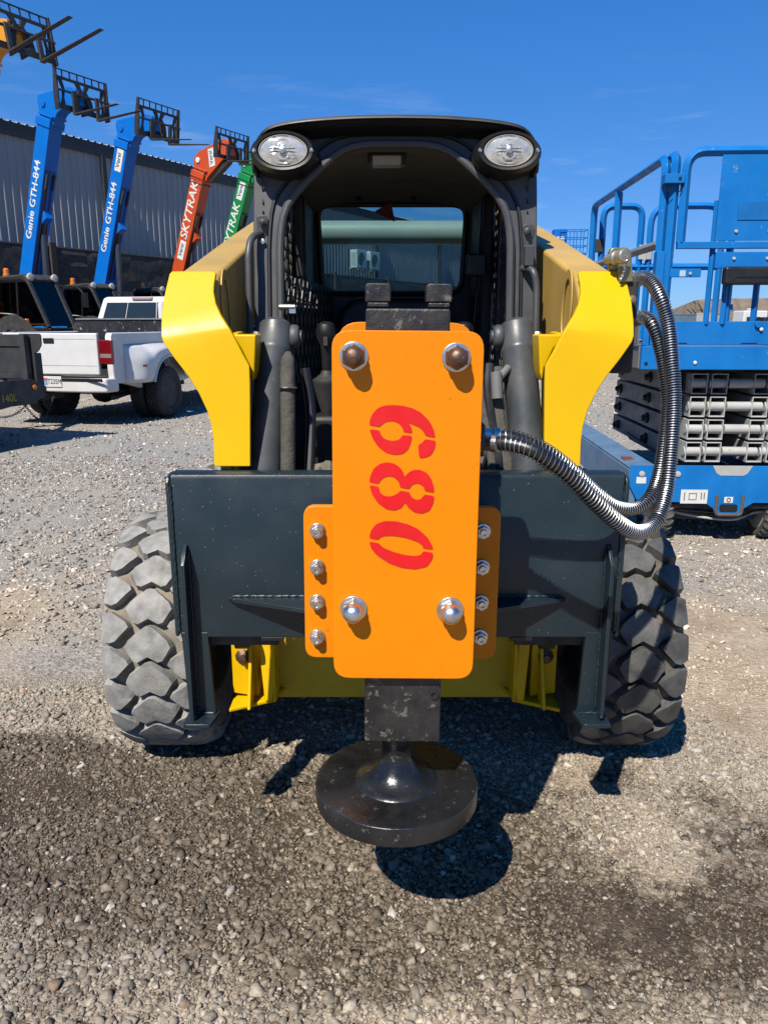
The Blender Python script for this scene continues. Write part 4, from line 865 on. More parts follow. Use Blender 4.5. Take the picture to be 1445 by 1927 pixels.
mb = MB(); a = at(905, 832, 1.60); mb.bb(OX + .09, a.x + .006, 1.58, 1.685, a.z - .028, a.z + .040); part(mb, 'port_block', BLKM, ta, .004)

# ================================================================== blue scissor lift
LX, LY = 2.30, 5.0
sl_ = thing('scissor_lift', 'weathered blue scissor lift with lowered platform, right of the skid steer', 'scissor lift', (LX, LY, 0), R(-2.5))
lp = lambda u, v, y=0.: at(u, v, LY + y) - Vector((LX, LY, 0))      # pixel -> lift coordinates at depth y behind its front
# base
pr_ = [(-.665, .535), (-.665, .40), (-.61, .30), (-.52, .285), (-.16, .285), (-.10, .245), (-.08, .20), (.08, .20), (.10, .245), (.16, .285), (.52, .285), (.61, .30), (.665, .40), (.665, .535)]
base = part(MB().prism([(x, 0, z) for x, z in pr_], (0, .012, 0)), 'base_end_plate', BLUEW, sl_, .003)
part(MB().prism([(-.13, -.003, .537), (.13, -.003, .537), (.10, -.003, .485), (.075, -.003, .470), (-.075, -.003, .470), (-.10, -.003, .485)], (0, .002, 0)), 'bare_patch', LGREY, base, 0)
part(MB().prism(fillet([(-.06, -.004, .275), (.06, -.004, .275), (.06, -.004, .225), (-.06, -.004, .225)], .02, 4, True), (0, .002, 0)), 'tow_slot', BLK, base, 0)
part(MB().tube(fillet([(-.085, -.012, .34), (-.085, -.012, .205), (.085, -.012, .205), (.085, -.012, .34)], .03, 5), .011, 8), 'tow_loop', mat('rusty_loop', (.16, .12, .09), .7, .4, var=.3, scale=20), base, 0)
def sticker(x0, x1, z0, z1, y, par, marks=True):
    o = part(MB().bb(x0, x1, y - .0025, y - .0005, z0, z1), 'sticker', WHITED, par, 0)
    if marks:
        mb = MB(); w, h = x1 - x0, z1 - z0
        mb.bb(x0 + w * .12, x0 + w * .16, y - .0035, y - .0028, z0 + h * .2, z0 + h * .8).bb(x0 + w * .3, x0 + w * .6, y - .0035, y - .0028, z0 + h * .70, z0 + h * .76).bb(x0 + w * .3, x0 + w * .6, y - .0035, y - .0028, z0 + h * .25, z0 + h * .31).bb(x0 + w * .3, x0 + w * .33, y - .0035, y - .0028, z0 + h * .32, z0 + h * .69).bb(x0 + w * .57, x0 + w * .6, y - .0035, y - .0028, z0 + h * .32, z0 + h * .69).bb(x0 + w * .75, x0 + w * .79, y - .0035, y - .0028, z0 + h * .3, z0 + h * .8).bb(x0 + w * .86, x0 + w * .9, y - .0035, y - .0028, z0 + h * .3, z0 + h * .8)
        part(mb, 'sticker_print', mat('grey_ink', (.16, .19, .18), .7), o, 0)
    return o
a, b = lp(1283, 922), lp(1330, 948); sticker(a.x, b.x, b.z, a.z, 0, base)
a, b = lp(1200, 899), lp(1217, 911); sticker(a.x, b.x, b.z, a.z, 0, base, False)
a, b = lp(1363, 935), lp(1378, 946); st_ = sticker(a.x, b.x, b.z, a.z, -.001, base, False)
part(MB().tube(arc(((a.x + b.x) / 2, -.005, (a.z + b.z) / 2), .012, 0, 6.28, 14, (1, 0, 0), (0, 0, 1)), .0025, 5), 'sticker_print', BLK, st_, 0)
for u, v in ((1210, 893), (1277, 893)): part(MB().lathe([(.020, 0), (.018, .008), (.0001, .012)], lp(u, v), (0, -1, 0), 14), 'rivet', LGREY, base, 0)
for s in (-1, 1):
    mb = MB(); mb.prism([(s * .665, .02, .50), (s * .665, 2.35, .50), (s * .665, 2.35, .26), (s * .665, .02, .26)], (-s * .05, 0, 0)).prism([(s * .66, .016, .505), (s * .66, 2.35, .505), (s * .50, 2.35, .525), (s * .50, .016, .525)], (0, 0, .010))
    part(mb, 'base_side_rail', BLUEF if s < 0 else BLUEW, sl_, .005)
    part(MB().box((s * .60, .32, .515), (.07, .12, .03)), 'rail_pad', FADE_RED, sl_, .006)
part(MB().bb(-.6, .6, .03, 2.3, .24, .27), 'base_floor', BLKD, sl_, .004)
part(MB().bb(-.3, .25, .16, .50, .13, .235), 'axle_beam', mat('dark_blue_paint', (.01, .03, .08), .6), sl_, .01)
TW = tyre_mesh(.19, .115, .12, 22, 'lift_tyre', 'bar', .008, [mat('grey_solid_tyre', (.15, .148, .14), .85, var=.2, scale=20), mat('grey_solid_tyre_groove', (.10, .095, .09), .9)]); RW = rim_mesh(.12, .05, LGREY)
for s in (-1, 1):
    for y in (.21, 1.95):
        w = link('wheel', None, sl_); w.location = (s * .36 - .035, y, .19); place(TW, 'tyre', w); place(RW, 'rim', w, rot=(0, 0, 0 if s > 0 else math.pi))
for k, (z, sag) in enumerate(((.235, .02), (.225, .05), (.23, .035))):
    part(MB().tube(spline([(-.45, .10 + .03 * k, z), (-.22, .07 + .03 * k, z - sag), (.0 + .05 * k, .06, z - sag * 1.4), (.22, .09, z - sag * .5), (.5, .12, z)], 8), .010 - .001 * k, 8), 'cable', BLK if k != 1 else LGREY, sl_, 0)
# scissor stack, seen end-on: paired box sections and cross tubes, grey side beams behind
SXC = .045
for k in range(4):
    z = .605 + .152 * k
    for s in (-1, 1):
        for q, x in enumerate((.085, .215)):
            xa = SXC + s * x - (.0 if s > 0 else .0); x0, x1 = sorted((xa, xa + s * .105)); hz = .068
            o_ = [(x0, .12, z - hz), (x1, .12, z - hz), (x1, .12, z + hz), (x0, .12, z + hz)]; i_ = [(x0 + .0075, .12, z - hz + .0075), (x1 - .0075, .12, z - hz + .0075), (x1 - .0075, .12, z + hz - .0075), (x0 + .0075, .12, z + hz - .0075)]
            part(MB().ring(o_, i_, (0, 1.9 - .05 * q, 0)), 'scissor_arm', [LGREY], sl_, .003)
    for xa, xb in ((-.325, -.22), (-.20, -.09), (-.07, .16), (.175, .285), (.30, .41)):
        part(MB().cyl((SXC + xa - .002, .155, z + .002), (SXC + xb, .155, z + .002), .032, n=18), 'cross_tube', LGREY, sl_, .002)
    for s in (-1, 1):
        xo = SXC + s * .345
        bm_ = part(MB().prism([(xo, .24 + .0 * k, z - .066), (xo, 1.80 - .02 * k, z - .066), (xo, 1.80 - .02 * k, z + .066), (xo, .24, z + .066)], (s * .05, 0, 0)), 'outer_beam', MGREY, sl_, .006)
        for yy in (.78, 1.60): part(MB().lathe([(.040, 0), (.040, .018), (.028, .022), (.018, .05), (.0001, .052)], (xo + s * .05, yy, z), (s, 0, 0), 8), 'pin', BLK, bm_, .002)
    if k == 3: part(MB().bb(SXC - .4, SXC + .4, .3, 1.9, z + .07, z + .085), 'top_shim', BLK, sl_, 0)
part(MB().bb(SXC - .05, SXC + .05, .5, 1.9, .56, 1.1), 'lift_cylinder', BLK, sl_, .02)
part(MB().prism([(SXC - .41, .25, .535), (SXC - .41, 1.2, .535), (SXC - .41, 1.30, .58), (SXC - .41, .25, .545)], (.1, 0, 0)), 'side_guard', mat('slate_guard', (.06, .075, .09), .5), sl_, .004)
part(MB().tube(spline([(-.46, .14, 1.15), (-.42, .1, 1.08), (-.36, .1, 1.0), (-.28, .14, .99)], 8), .009, 8), 'cable', BLK, sl_, 0)
# platform deck
pz0, pz1, pz2 = 1.160, 1.312, 1.462
L0, L1, PB = -.655, .655, 2.15
dk = part(MB().bb(L0, L1, -.02, .03, pz0, pz1 - .004), 'deck_frame', BLUEW, sl_, .005)
parts(MB().bb(L0 - .005, L0 + .045, .034, PB, pz0 + .005, pz1 - .01).bb(L1 - .045, L1 + .005, .034, PB, pz0 + .005, pz1 - .01).bb(L0, L1, PB - .05, PB, pz0 + .006, pz1 - .012), 'deck_rail', MGREY, sl_, bevel=.004)
part(MB().bb(L0 + .05, L1 - .05, .034, PB - .055, pz1 - .06, pz1 - .03), 'deck_plate', MGREY, sl_, 0)
part(MB().bb(L0 + .045, L1 - .045, -.012, .012, pz1 + .004, pz2), 'toe_board', BLUEW, sl_, .004)
part(MB().bb(L0 + .0, L0 + .040, -.015, .015, pz1 + .0, pz2 + .03), 'corner_post', BLUEW, sl_, .004)
for u in (1262, 1391): part(MB().bb(*(lambda q: (q.x, q.x + .10, -.0145, -.0125))(lp(u, 660)), pz1 + .012, pz1 + .017), 'weld_slot', BLK, dk, 0)
for u, v, m in ((1307, 682, WHITED), (1429, 619, WHITED)): part(MB().lathe([(.012, 0), (.010, .006), (.0001, .008)], lp(u, v) + Vector((0, -.022, 0)), (0, -1, 0), 12), 'rivet', m, dk, 0)
part(MB().lathe([(.012, 0), (.012, .002), (.0001, .003)], lp(1216, 684) + Vector((0, -.021, 0)), (0, -1, 0), 10), 'key_hole', BLK, dk, 0)
for s in (-1, 1): part(MB().bb(s * .665, s * .672, .034, PB, pz1 - .002, pz2), 'side_toe_board', BLUEW if s > 0 else MGREY, sl_, .002)
TOP = 2.43
def rail(pts, r=.0245, name='guard_rail', m=BLUEW, n=4, fr=.10):
    """square-section guard rail with rounded bends"""
    p = fillet(pts, fr, 6); return part(MB().tube(p, r * 1.25, 4 if n == 4 else n), name, m, sl_, .004)
# left side rail: hoop running back, with a middle post and a mid rail
xl = L0 + .075
rail([(xl, .03, pz2 - .1), (xl, .03, TOP), (xl, 2.02, TOP), (xl, 2.02, pz2 - .1)])
rail([(xl + .048, .0, pz2 - .1), (xl + .048, .0, TOP + .01), (xl + .048, .16, TOP + .01)], fr=.06)
rail([(xl, 1.18, pz1), (xl, 1.18, TOP - .02)]); rail([(xl, .05, 1.93), (xl, 2.0, 1.93)], m=MGREY)
rail([(L1 - .05, .03, pz2 - .1), (L1 - .05, .03, TOP), (L1 - .05, 2.02, TOP), (L1 - .05, 2.02, pz2 - .1)]); rail([(L1 - .05, .05, 1.93), (L1 - .05, 2.0, 1.93)])
part(MB().bb(xl - .03, xl + .02, -.02, .05, pz1, pz2 + .42), 'post_sleeve', BLUEW, sl_, .004)
# far end: two gate hoops with a hinge
rail([(xl + .09, 2.06, pz1), (xl + .09, 2.06, TOP), (xl + .42, 2.06, TOP), (xl + .42, 2.06, pz1)]); rail([(xl + .50, 2.06, pz1), (xl + .50, 2.06, TOP), (L1 - .12, 2.06, TOP), (L1 - .12, 2.06, pz1)], fr=.16)
rail([(xl + .1, 2.06, 1.93), (L1 - .12, 2.06, 1.93)])
parts(MB().bb(xl + .405, xl + .455, 2.02, 2.035, 1.99, 2.11).bb(xl + .465, xl + .515, 2.02, 2.035, 1.99, 2.11).cyl((xl + .46, 2.025, 1.98), (xl + .46, 2.025, 2.12), .012, n=10), 'gate_hinge', LGREY, sl_, bevel=.002)
part(MB().bb(xl + .03, xl + .10, 2.02, 2.05, 2.05, 2.16), 'latch_box', BLKD, sl_, .006)
# near end: swing frame with a solid sheet, lock collar, control tray
g0 = lp(1284, 400).x
rail([(g0, -.03, 1.93), (g0, -.03, TOP + .02), (L1, -.03, TOP + .02), (L1, -.03, 1.93)], fr=.11)
part(MB().bb(g0 - .02, L1 + .02, -.052, -.008, 1.895, 1.935), 'lower_rail', BLUEW, sl_, .004)
sh0 = lp(1347, 400).x
sh = part(MB().bb(sh0, L1 - .02, -.044, -.036, 1.94, TOP), 'infill_sheet', BLUEW, sl_, .002)
part(MB().bb(sh0 + .12, L1 - .02, -.049, -.045, 2.06, 2.16), 'paint_patch', mat('patched_blue_paint', (.004, .16, .50), .4, var=.15, scale=8), sh, 0)
for u, v in ((1380, 436), (1441, 436), (1376, 487), (1437, 487)): part(MB().lathe([(.011, 0), (.009, .008), (.0001, .010)], lp(u, v) + Vector((0, -.046, 0)), (0, -1, 0), 10), 'bolt', LGREY, sh, 0)
part(MB().bb(lp(1343, 485).x, L1, -.045, -.008, 1.78, 1.875), 'backing_plate', BLUEW, sl_, .003)
a, b = lp(1249, 328), lp(1284, 346); lk = part(MB().bb(a.x, b.x, -.065, .01, b.z, a.z), 'lock_collar', BLUEW, sl_, .004)
part(MB().lathe([(.009, 0), (.009, .006), (.0001, .007)], (b.x - .03, -.064, (a.z + b.z) / 2), (0, -1, 0), 10), 'bolt', BLK, lk, 0)
parts(MB().tube(fillet([(a.x + .03, -.05, b.z + .004), (a.x + .025, -.05, b.z - .045), (a.x + .055, -.05, b.z - .045)], .01, 4), .003, 6).tube(fillet([(b.x - .005, -.05, b.z + .004), (b.x - .01, -.05, b.z - .045), (b.x - .035, -.05, b.z - .045)], .01, 4), .003, 6), 'wire_clip', BLK, lk, bevel=0)
for u in (1333, 1363): 
    x = lp(u, 560).x; rail([(x, -.01, pz2 - .02), (x, -.01, 1.90)], .017 if u > 1340 else .014)
x = lp(1340, 560).x; rail([(x - .02, .012, pz2 - .02), (x - .02, .012, TOP - .25)], .014)
a, b = lp(1253, 505), lp(1318, 521); mr_ = part(MB().bb(a.x, b.x, -.02, .012, b.z, a.z), 'mid_rail', BLUEW, sl_, .004)
q = lp(1284, 514); part(MB().bb(q.x - .018, q.x + .018, -.024, -.021, q.z - .018, q.z + .018), 'square_hole', mat('pale_hole', (.45, .62, .80), .6), mr_, 0)
part(MB().lathe([(.009, 0), (.009, .006), (.0001, .007)], lp(1298, 514) + Vector((0, -.021, 0)), (0, -1, 0), 10), 'bolt', LGREY, mr_, 0)
a, b = lp(1353, 503), lp(1470, 537); bx_ = part(MB().bb(a.x, L1 - .02, -.12, -.054, b.z, a.z), 'manual_box', BLK, sl_, .018, 4)
part(MB().tube(fillet([(a.x + .05, -.122, b.z + .025), (a.x + .06, -.122, b.z + .045), (a.x + .12, -.122, b.z + .045), (a.x + .30, -.122, b.z + .045), (a.x + .31, -.122, b.z + .025)], .01, 4), .003, 6), 'lid_edge', BLK, bx_, 0)
for u, w in ((1368, .020), (1419, .018)):
    x = lp(u, 590).x; rail([(x, .01, pz2 - .02), (x, .01, 1.80)], w)
part(MB().prism([lp(u, v) for u, v in ((1366, 572), (1380, 572), (1380, 583), (1373, 586), (1366, 578))], (0, .03, 0)), 'latch_hook', BLUEW, sl_, .003)
part(MB().cyl(lp(1424, 610) + Vector((0, -.03, 0)), lp(1424, 610) + Vector((0, .0, 0)), .022, n=14), 'swivel', BLUEW, sl_, .003)
# ================================================================== white pickup with dual rear wheels
TRK_RZ = R(-13.0)
pk = thing('pickup_truck', 'white dual rear wheel pickup truck seen from behind on the left', 'pickup truck', (-4.77, 11.23, 0), TRK_RZ)
TT = tyre_mesh(.405, .235, .22, 30, 'truck_tyre', 'block', .012, [mat('black_tyre_tread', (.030, .030, .030), .85, var=.25, scale=30, dust=.5, dustcol=(.10, .095, .085)), RUBB]); RT = rim_mesh(.22, .10, BLKD, -.5)
for x in (-1.06, -.79, .79, 1.06):
    w = link('wheel', None, pk); w.location = (x, 1.25, .400); place(TT, 'tyre', w, rot=(random.random() * 3, 0, 0)); place(RT, 'rim', w, rot=(0, 0, 0 if x > 0 else math.pi))
for x in (-.82, .82):
    w = link('wheel', None, pk); w.location = (x, 4.85, .400); place(TT, 'tyre', w); place(RT, 'rim', w, rot=(0, 0, 0 if x > 0 else math.pi))
part(MB().cyl((-.8, 1.25, .40), (.8, 1.25, .40), .06, n=12).lathe([(.06, -.2), (.17, -.1), (.19, 0), (.17, .1), (.06, .2)], (0, 1.25, .40), (0, 1, 0), 16), 'rear_axle', BLKD, pk, 0)
parts(MB().bb(-.48, -.38, .0, 5.2, .48, .62).bb(.38, .48, .0, 5.2, .48, .62).bb(-.3, .3, 2.0, 3.4, .35, .55), 'frame_rails', BLKD, pk, bevel=.01)
part(MB().tube([(.55, 2.2, .42), (.62, .9, .40), (.72, .35, .38)], .035, 12), 'exhaust_pipe', BLKD, pk, 0)
def arch(yc, r, zc, n=14): return [(yc + r * math.cos(math.pi * k / n), zc + r * math.sin(math.pi * k / n)) for k in range(n + 1)]
for s in (-1, 1):
    P = [(.02, .62), (.0, .80), (.0, 1.27), (.03, 1.32), (2.42, 1.32), (2.42, .56)] + arch(1.25, .50, .50) + [(.30, .60)]
    part(MB().prism([(s * .985, y, z) for y, z in P], (-s * .10, 0, 0)), 'bed_side', WHITE, pk, .02, 3)
    vs = []; fs = []; nu, nv = 28, 9                           # flared outer fender over the dual wheels
    for a in range(nu + 1):
        y = .28 + 1.95 * a / nu; q = .52 ** 2 - (y - 1.25) ** 2; zb = max(.60, .44 + math.sqrt(q)) if q > 0 else .60
        e = min(1, a / 5, (nu - a) / 6); e = math.sin(e * math.pi / 2)
        for b in range(nv + 1):
            t = b / nv; z = 1.16 + (zb - 1.16) * t; vs.append((s * (.984 + .215 * e * math.sin(min(1, t * 2.2) * math.pi / 2) - (.0 if t < .96 else .01)), y, z))
    for a in range(nu):
        for b in range(nv): k = a * (nv + 1) + b; fs.append((k, k + nv + 1, k + nv + 2, k + 1))
    o = part(MB().add(vs, fs), 'dual_fender', WHITE, pk, 0, smooth=50); q = o.modifiers.new('thick', 'SOLIDIFY'); q.thickness = .02
    part(MB().tube([(s * 1.195, 1.25 + .525 * math.cos(a), .44 + .525 * math.sin(a)) for a in [.30 + k * (math.pi - .6) / 20 for k in range(21)]], .020, 8), 'fender_lip', WHITE, o, 0)
    part(MB().box((s * 1.195, .50, .845), (.02, .10, .035)), 'marker_light', TAILR, o, .006)
    tl = part(MB().bb(s * .775, s * .99, -.012, .05, .885, 1.225), 'tail_light', TAILR, pk, .02, 3)
    part(MB().bb(s * .80, s * .975, -.016, -.011, .975, 1.03), 'reverse_lens', mat('grey_lens', (.25, .22, .20), .2), tl, .003)
    part(MB().prism([(s * .985, y, z) for y, z in [(2.46, .55), (2.46, 1.28), (4.45, 1.28), (5.95, 1.18), (6.15, 1.0), (6.15, .62), (5.35, .58)] + arch(4.85, .48, .50) + [(4.3, .55)]], (-s * .12, 0, 0)), 'cab_side', WHITE, pk, .02, 3)
    parts(MB().prism([(s * .93, 2.62, 1.32), (s * .93, 3.35, 1.32), (s * .80, 3.35, 1.80), (s * .80, 2.78, 1.80)], (-s * .012, 0, 0)).prism([(s * .93, 3.45, 1.32), (s * .93, 4.45, 1.32), (s * .80, 3.95, 1.80), (s * .80, 3.45, 1.80)], (-s * .012, 0, 0)), 'side_window', CARGLASS, pk, bevel=.004)
    part(MB().box((s * 1.15, 4.45, 1.40), (.16, .08, .24)), 'door_mirror', BLK, pk, .02)
part(MB().bb(-.86, .86, 2.30, 2.42, .62, 1.31).bb(-.88, .88, .08, 2.3, .62, .68), 'bed_floor', mat('black_bed_liner', (.012, .012, .012), .7), pk, .01)
tgate = part(MB().bb(-.765, .765, -.012, .06, .735, 1.315), 'tailgate', WHITE, pk, .02, 3)
part(MB().bb(-.74, .74, -.016, -.0125, .862, .866).bb(-.74, .74, -.016, -.0125, 1.232, 1.235), 'crease', LGREY, tgate, 0)
part(MB().bb(-.085, .085, -.026, -.012, 1.175, 1.245), 'tailgate_handle', BLK, tgate, .012)
part(MB().bb(-.88, .88, .02, .08, .62, .725), 'valance', BLKD, pk, .01)
bmp = part(MB().prism([(x, y, .50 + .0) for x, y in ((-1.0, .10), (-.96, -.16), (-.70, -.23), (.70, -.23), (.96, -.16), (1.0, .10))], (0, 0, .20)), 'rear_bumper', WHITE, pk, .03, 3)
parts(MB().prism([(x, y, .702) for x, y in ((-.95, -.10), (-.68, -.20), (-.26, -.21), (-.26, -.06), (-.9, -.04))], (0, 0, .03)).prism([(x, y, .702) for x, y in ((.95, -.10), (.68, -.20), (.26, -.21), (.26, -.06), (.9, -.04))], (0, 0, .03)).bb(-.95, -.30, -.236, -.2305, .655, .70).bb(.30, .95, -.236, -.2305, .655, .70), 'step_pad', BLK, bmp, bevel=.006)
part(MB().bb(-.25, .25, -.20, -.05, .705, .715), 'step_recess', BLKD, bmp, 0)
pl_ = part(MB().bb(.0, .305, -.242, -.236, .575, .725), 'licence_plate', WHITED, bmp, .004)
part(MB().bb(.012, .085, -.2435, -.2425, .60, .70), 'plate_picture', mat('plate_blue', (.25, .40, .62), .5), pl_, 0)
part(MB().bb(.012, .085, -.2442, -.2437, .665, .70), 'plate_picture', mat('plate_red', (.55, .12, .12), .5), pl_, 0)
text('T235M', 'plate_lettering', INK, pl_, .098, frame((.195, -.243, .650), (1, 0, 0), (0, 0, 1)), .001, .001, 0, .78)
# cab greenhouse
b0, t0 = [(-.93, 2.47, 1.29), (.93, 2.47, 1.29), (.93, 4.75, 1.29), (-.93, 4.75, 1.29)], [(-.78, 2.66, 1.90), (.78, 2.66, 1.90), (.78, 3.95, 1.90), (-.78, 3.95, 1.90)]
part(MB().add(b0 + t0, [(3, 2, 1, 0), (4, 5, 6, 7), (0, 1, 5, 4), (1, 2, 6, 5), (2, 3, 7, 6), (3, 0, 4, 7)]), 'cab', WHITE, pk, .07, 4)
part(MB().bb(-.93, .93, 4.4, 5.95, 1.0, 1.20).bb(-.9, .9, 2.46, 4.6, .6, 1.29), 'hood', WHITE, pk, .04)
for xa, xb in ((-.78, -.32), (-.305, .305), (.32, .78)):
    f = lambda z: 2.47 + (z - 1.29) / .61 * .19 - .010
    k0, k1 = (1 - (1.40 - 1.29) / .61 * .16), (1 - (1.80 - 1.29) / .61 * .16)
    part(MB().prism([(xa * k0, f(1.40), 1.40), (xb * k0, f(1.40), 1.40), (xb * k1, f(1.80), 1.80), (xa * k1, f(1.80), 1.80)], (0, .012, 0)), 'rear_window', CARGLASS, pk, .004)
part(MB().bb(-.19, .19, 2.61, 2.68, 1.845, 1.885), 'brake_light', mat('pink_lens', (.45, .30, .28), .3), pk, .006)
tb = part(MB().bb(-.84, .84, 1.92, 2.40, 1.05, 1.50), 'tool_box', mat('scraped_black_box', (.035, .035, .036), .4, .3, var=.3, scale=5, wear=.35, wearcol=(.55, .55, .55)), pk, .015)
part(MB().bb(-.85, .85, 1.90, 2.41, 1.502, 1.53), 'lid', mat('tool_box_lid', (.30, .30, .31), .4, .5), tb, .006)
part(MB().lathe([(.06, 0), (.06, .22), (.05, .25), (.0001, .25)], (.62, 2.15, 1.53), (0, 0, 1), 14), 'filter_canister', WHITE, tb, .004)
part(MB().tube(spline([(.70, 2.1, 1.75), (.82, 2.0, 1.72), (.86, 1.9, 1.5), (.93, 1.85, 1.33)], 6), .022, 8).tube(spline([(.72, 2.15, 1.72), (.78, 1.95, 1.6), (.80, 1.85, 1.35)], 6), .018, 8), 'fuel_hose', BLK, tb, 0)
part(MB().box((.80, 2.2, 1.63), (.14, .2, .16)), 'fuel_pump', mat('dull_red', (.16, .03, .03), .6), tb, .03)
part(MB().bb(-.10, .10, -.42, .1, .40, .48), 'hitch_receiver', BLKD, pk, .01)

# ================================================================== black trailer hitched to it
M_ = Matrix.Rotation(TRK_RZ, 3, 'Z'); hloc = Vector((-4.77, 11.23, 0)) + M_ @ Vector((0, -.40, 0))
tr = thing('flat_trailer', 'black flat deck trailer hitched to the pickup at the left edge', 'trailer', hloc, TRK_RZ + R(-7.0))
TBK = mat('black_trailer_steel', (.022, .023, .025), .55, var=.2, scale=4, dust=.35, dustcol=(.09, .085, .08))
parts(MB().bar((-.06, .05, .52), (-.95, -1.75, .52), .07, .15).bar((.06, .05, .52), (.95, -1.75, .52), .07, .15), 'tongue', TBK, tr, bevel=.006)
part(MB().bb(-.09, .09, -.15, .12, .50, .60), 'coupler', TBK, tr, .02)
part(MB().bb(-1.08, 1.08, -6.2, -1.10, .50, .72), 'deck_frame', TBK, tr, .008)
part(MB().bb(-1.04, 1.04, -6.2, -1.12, .722, .76), 'deck_boards', mat('grey_wood', (.14, .12, .10), .9, var=.3, scale=4), tr, 0)
part(MB().prism([(1.082, y, z) for y, z in ((-1.20, .50), (-.98, .58), (-.98, .74), (-1.20, .80), (-2.0, .80), (-2.0, .50))], (.012, 0, 0)), 'side_plate', TBK, tr, .003)
part(MB().bb(-1.06, 1.06, -1.20, -1.12, 1.18, 1.32).bb(-1.06, 1.06, -1.19, -1.13, .80, .86).bb(-1.06, -.98, -1.2, -1.12, .76, 1.18).bb(.98, 1.06, -1.2, -1.12, .76, 1.18).bb(-.04, .04, -1.2, -1.12, .76, 1.18).bb(-1.0, 1.0, -1.18, -1.14, .86, 1.18), 'headboard', TBK, tr, .006)
part(MB().prism(fillet([(x, -1.10, z) for x, z in ((.88, 1.33), (1.22, 1.33), (1.22, 1.20), (1.16, 1.12), (1.06, 1.08), (.88, 1.08))], .03, 3, True), (0, .02, 0)), 'corner_gusset', TBK, tr, .004)
part(MB().bb(.66, .98, -1.108, -1.10, 1.0, 1.05), 'reflector', WHITED, tr, 0); part(MB().bb(.82, .98, -1.112, -1.1085, 1.0, 1.05), 'reflector', mat('red_reflector', (.40, .02, .03), .4), tr, 0)
part(MB().bb(.58, .64, -1.112, -1.095, .62, 1.33), 'strap', mat('grey_webbing', (.16, .155, .14), .9), tr, .003)
part(MB().bb(.98, 1.10, -1.10, -.98, .66, 1.10), 'jack_post', TBK, tr, .01); part(MB().bb(.99, 1.09, -1.09, -.99, .58, .66), 'jack_foot', mat('rust_brown', (.14, .055, .03), .8), tr, .006)
text('140L', 'trailer_number', mat('yellow_marker', (.45, .34, .05), .7), tr, .12, frame((1.0955, -1.55, .60), (0, 1, 0), (0, 0, 1)), .001, .003)
part(MB().lathe([(.035, 0), (.035, .03), (.0001, .035)], (1.095, -1.75, .76), (1, 0, 0), 12), 'lamp', mat('pale_knob', (.5, .47, .4), .5), tr, 0); part(MB().lathe([(.03, 0), (.03, .02), (.0001, .03)], (1.095, -1.15, .70), (1, 0, 0), 12), 'marker_lamp', AMBER, tr, 0)
for x in (-.25, .22):
    path = spline([(x * 2.2, -.75, .46), (x * 1.8, -.45, .22), (x * 1.2, -.15, .20), (x * .7, .15, .44)], 10); p = resample(path, 34); mb = MB()
    for k in range(33):
        d = (p[k + 1] - p[k]).normalized(); s_ = d.orthogonal() if k % 2 else d.cross(d.orthogonal()); c = (p[k] + p[k + 1]) / 2
        mb.tube([c + d * .028 * math.cos(a) + s_.normalized() * .014 * math.sin(a) for a in [i * math.pi / 4 for i in range(8)]], .0045, 4, closed=True)
    part(mb, 'safety_chain', mat('chain_steel', (.10, .095, .09), .5, .6), tr, 0)
for x in (-.98, .98):
    for y in (-3.6, -4.5):
        w = link('wheel', None, tr); w.location = (x * 1.18, y, .40); place(TT, 'tyre', w); place(RT, 'rim', w, rot=(0, 0, 0 if x > 0 else math.pi))

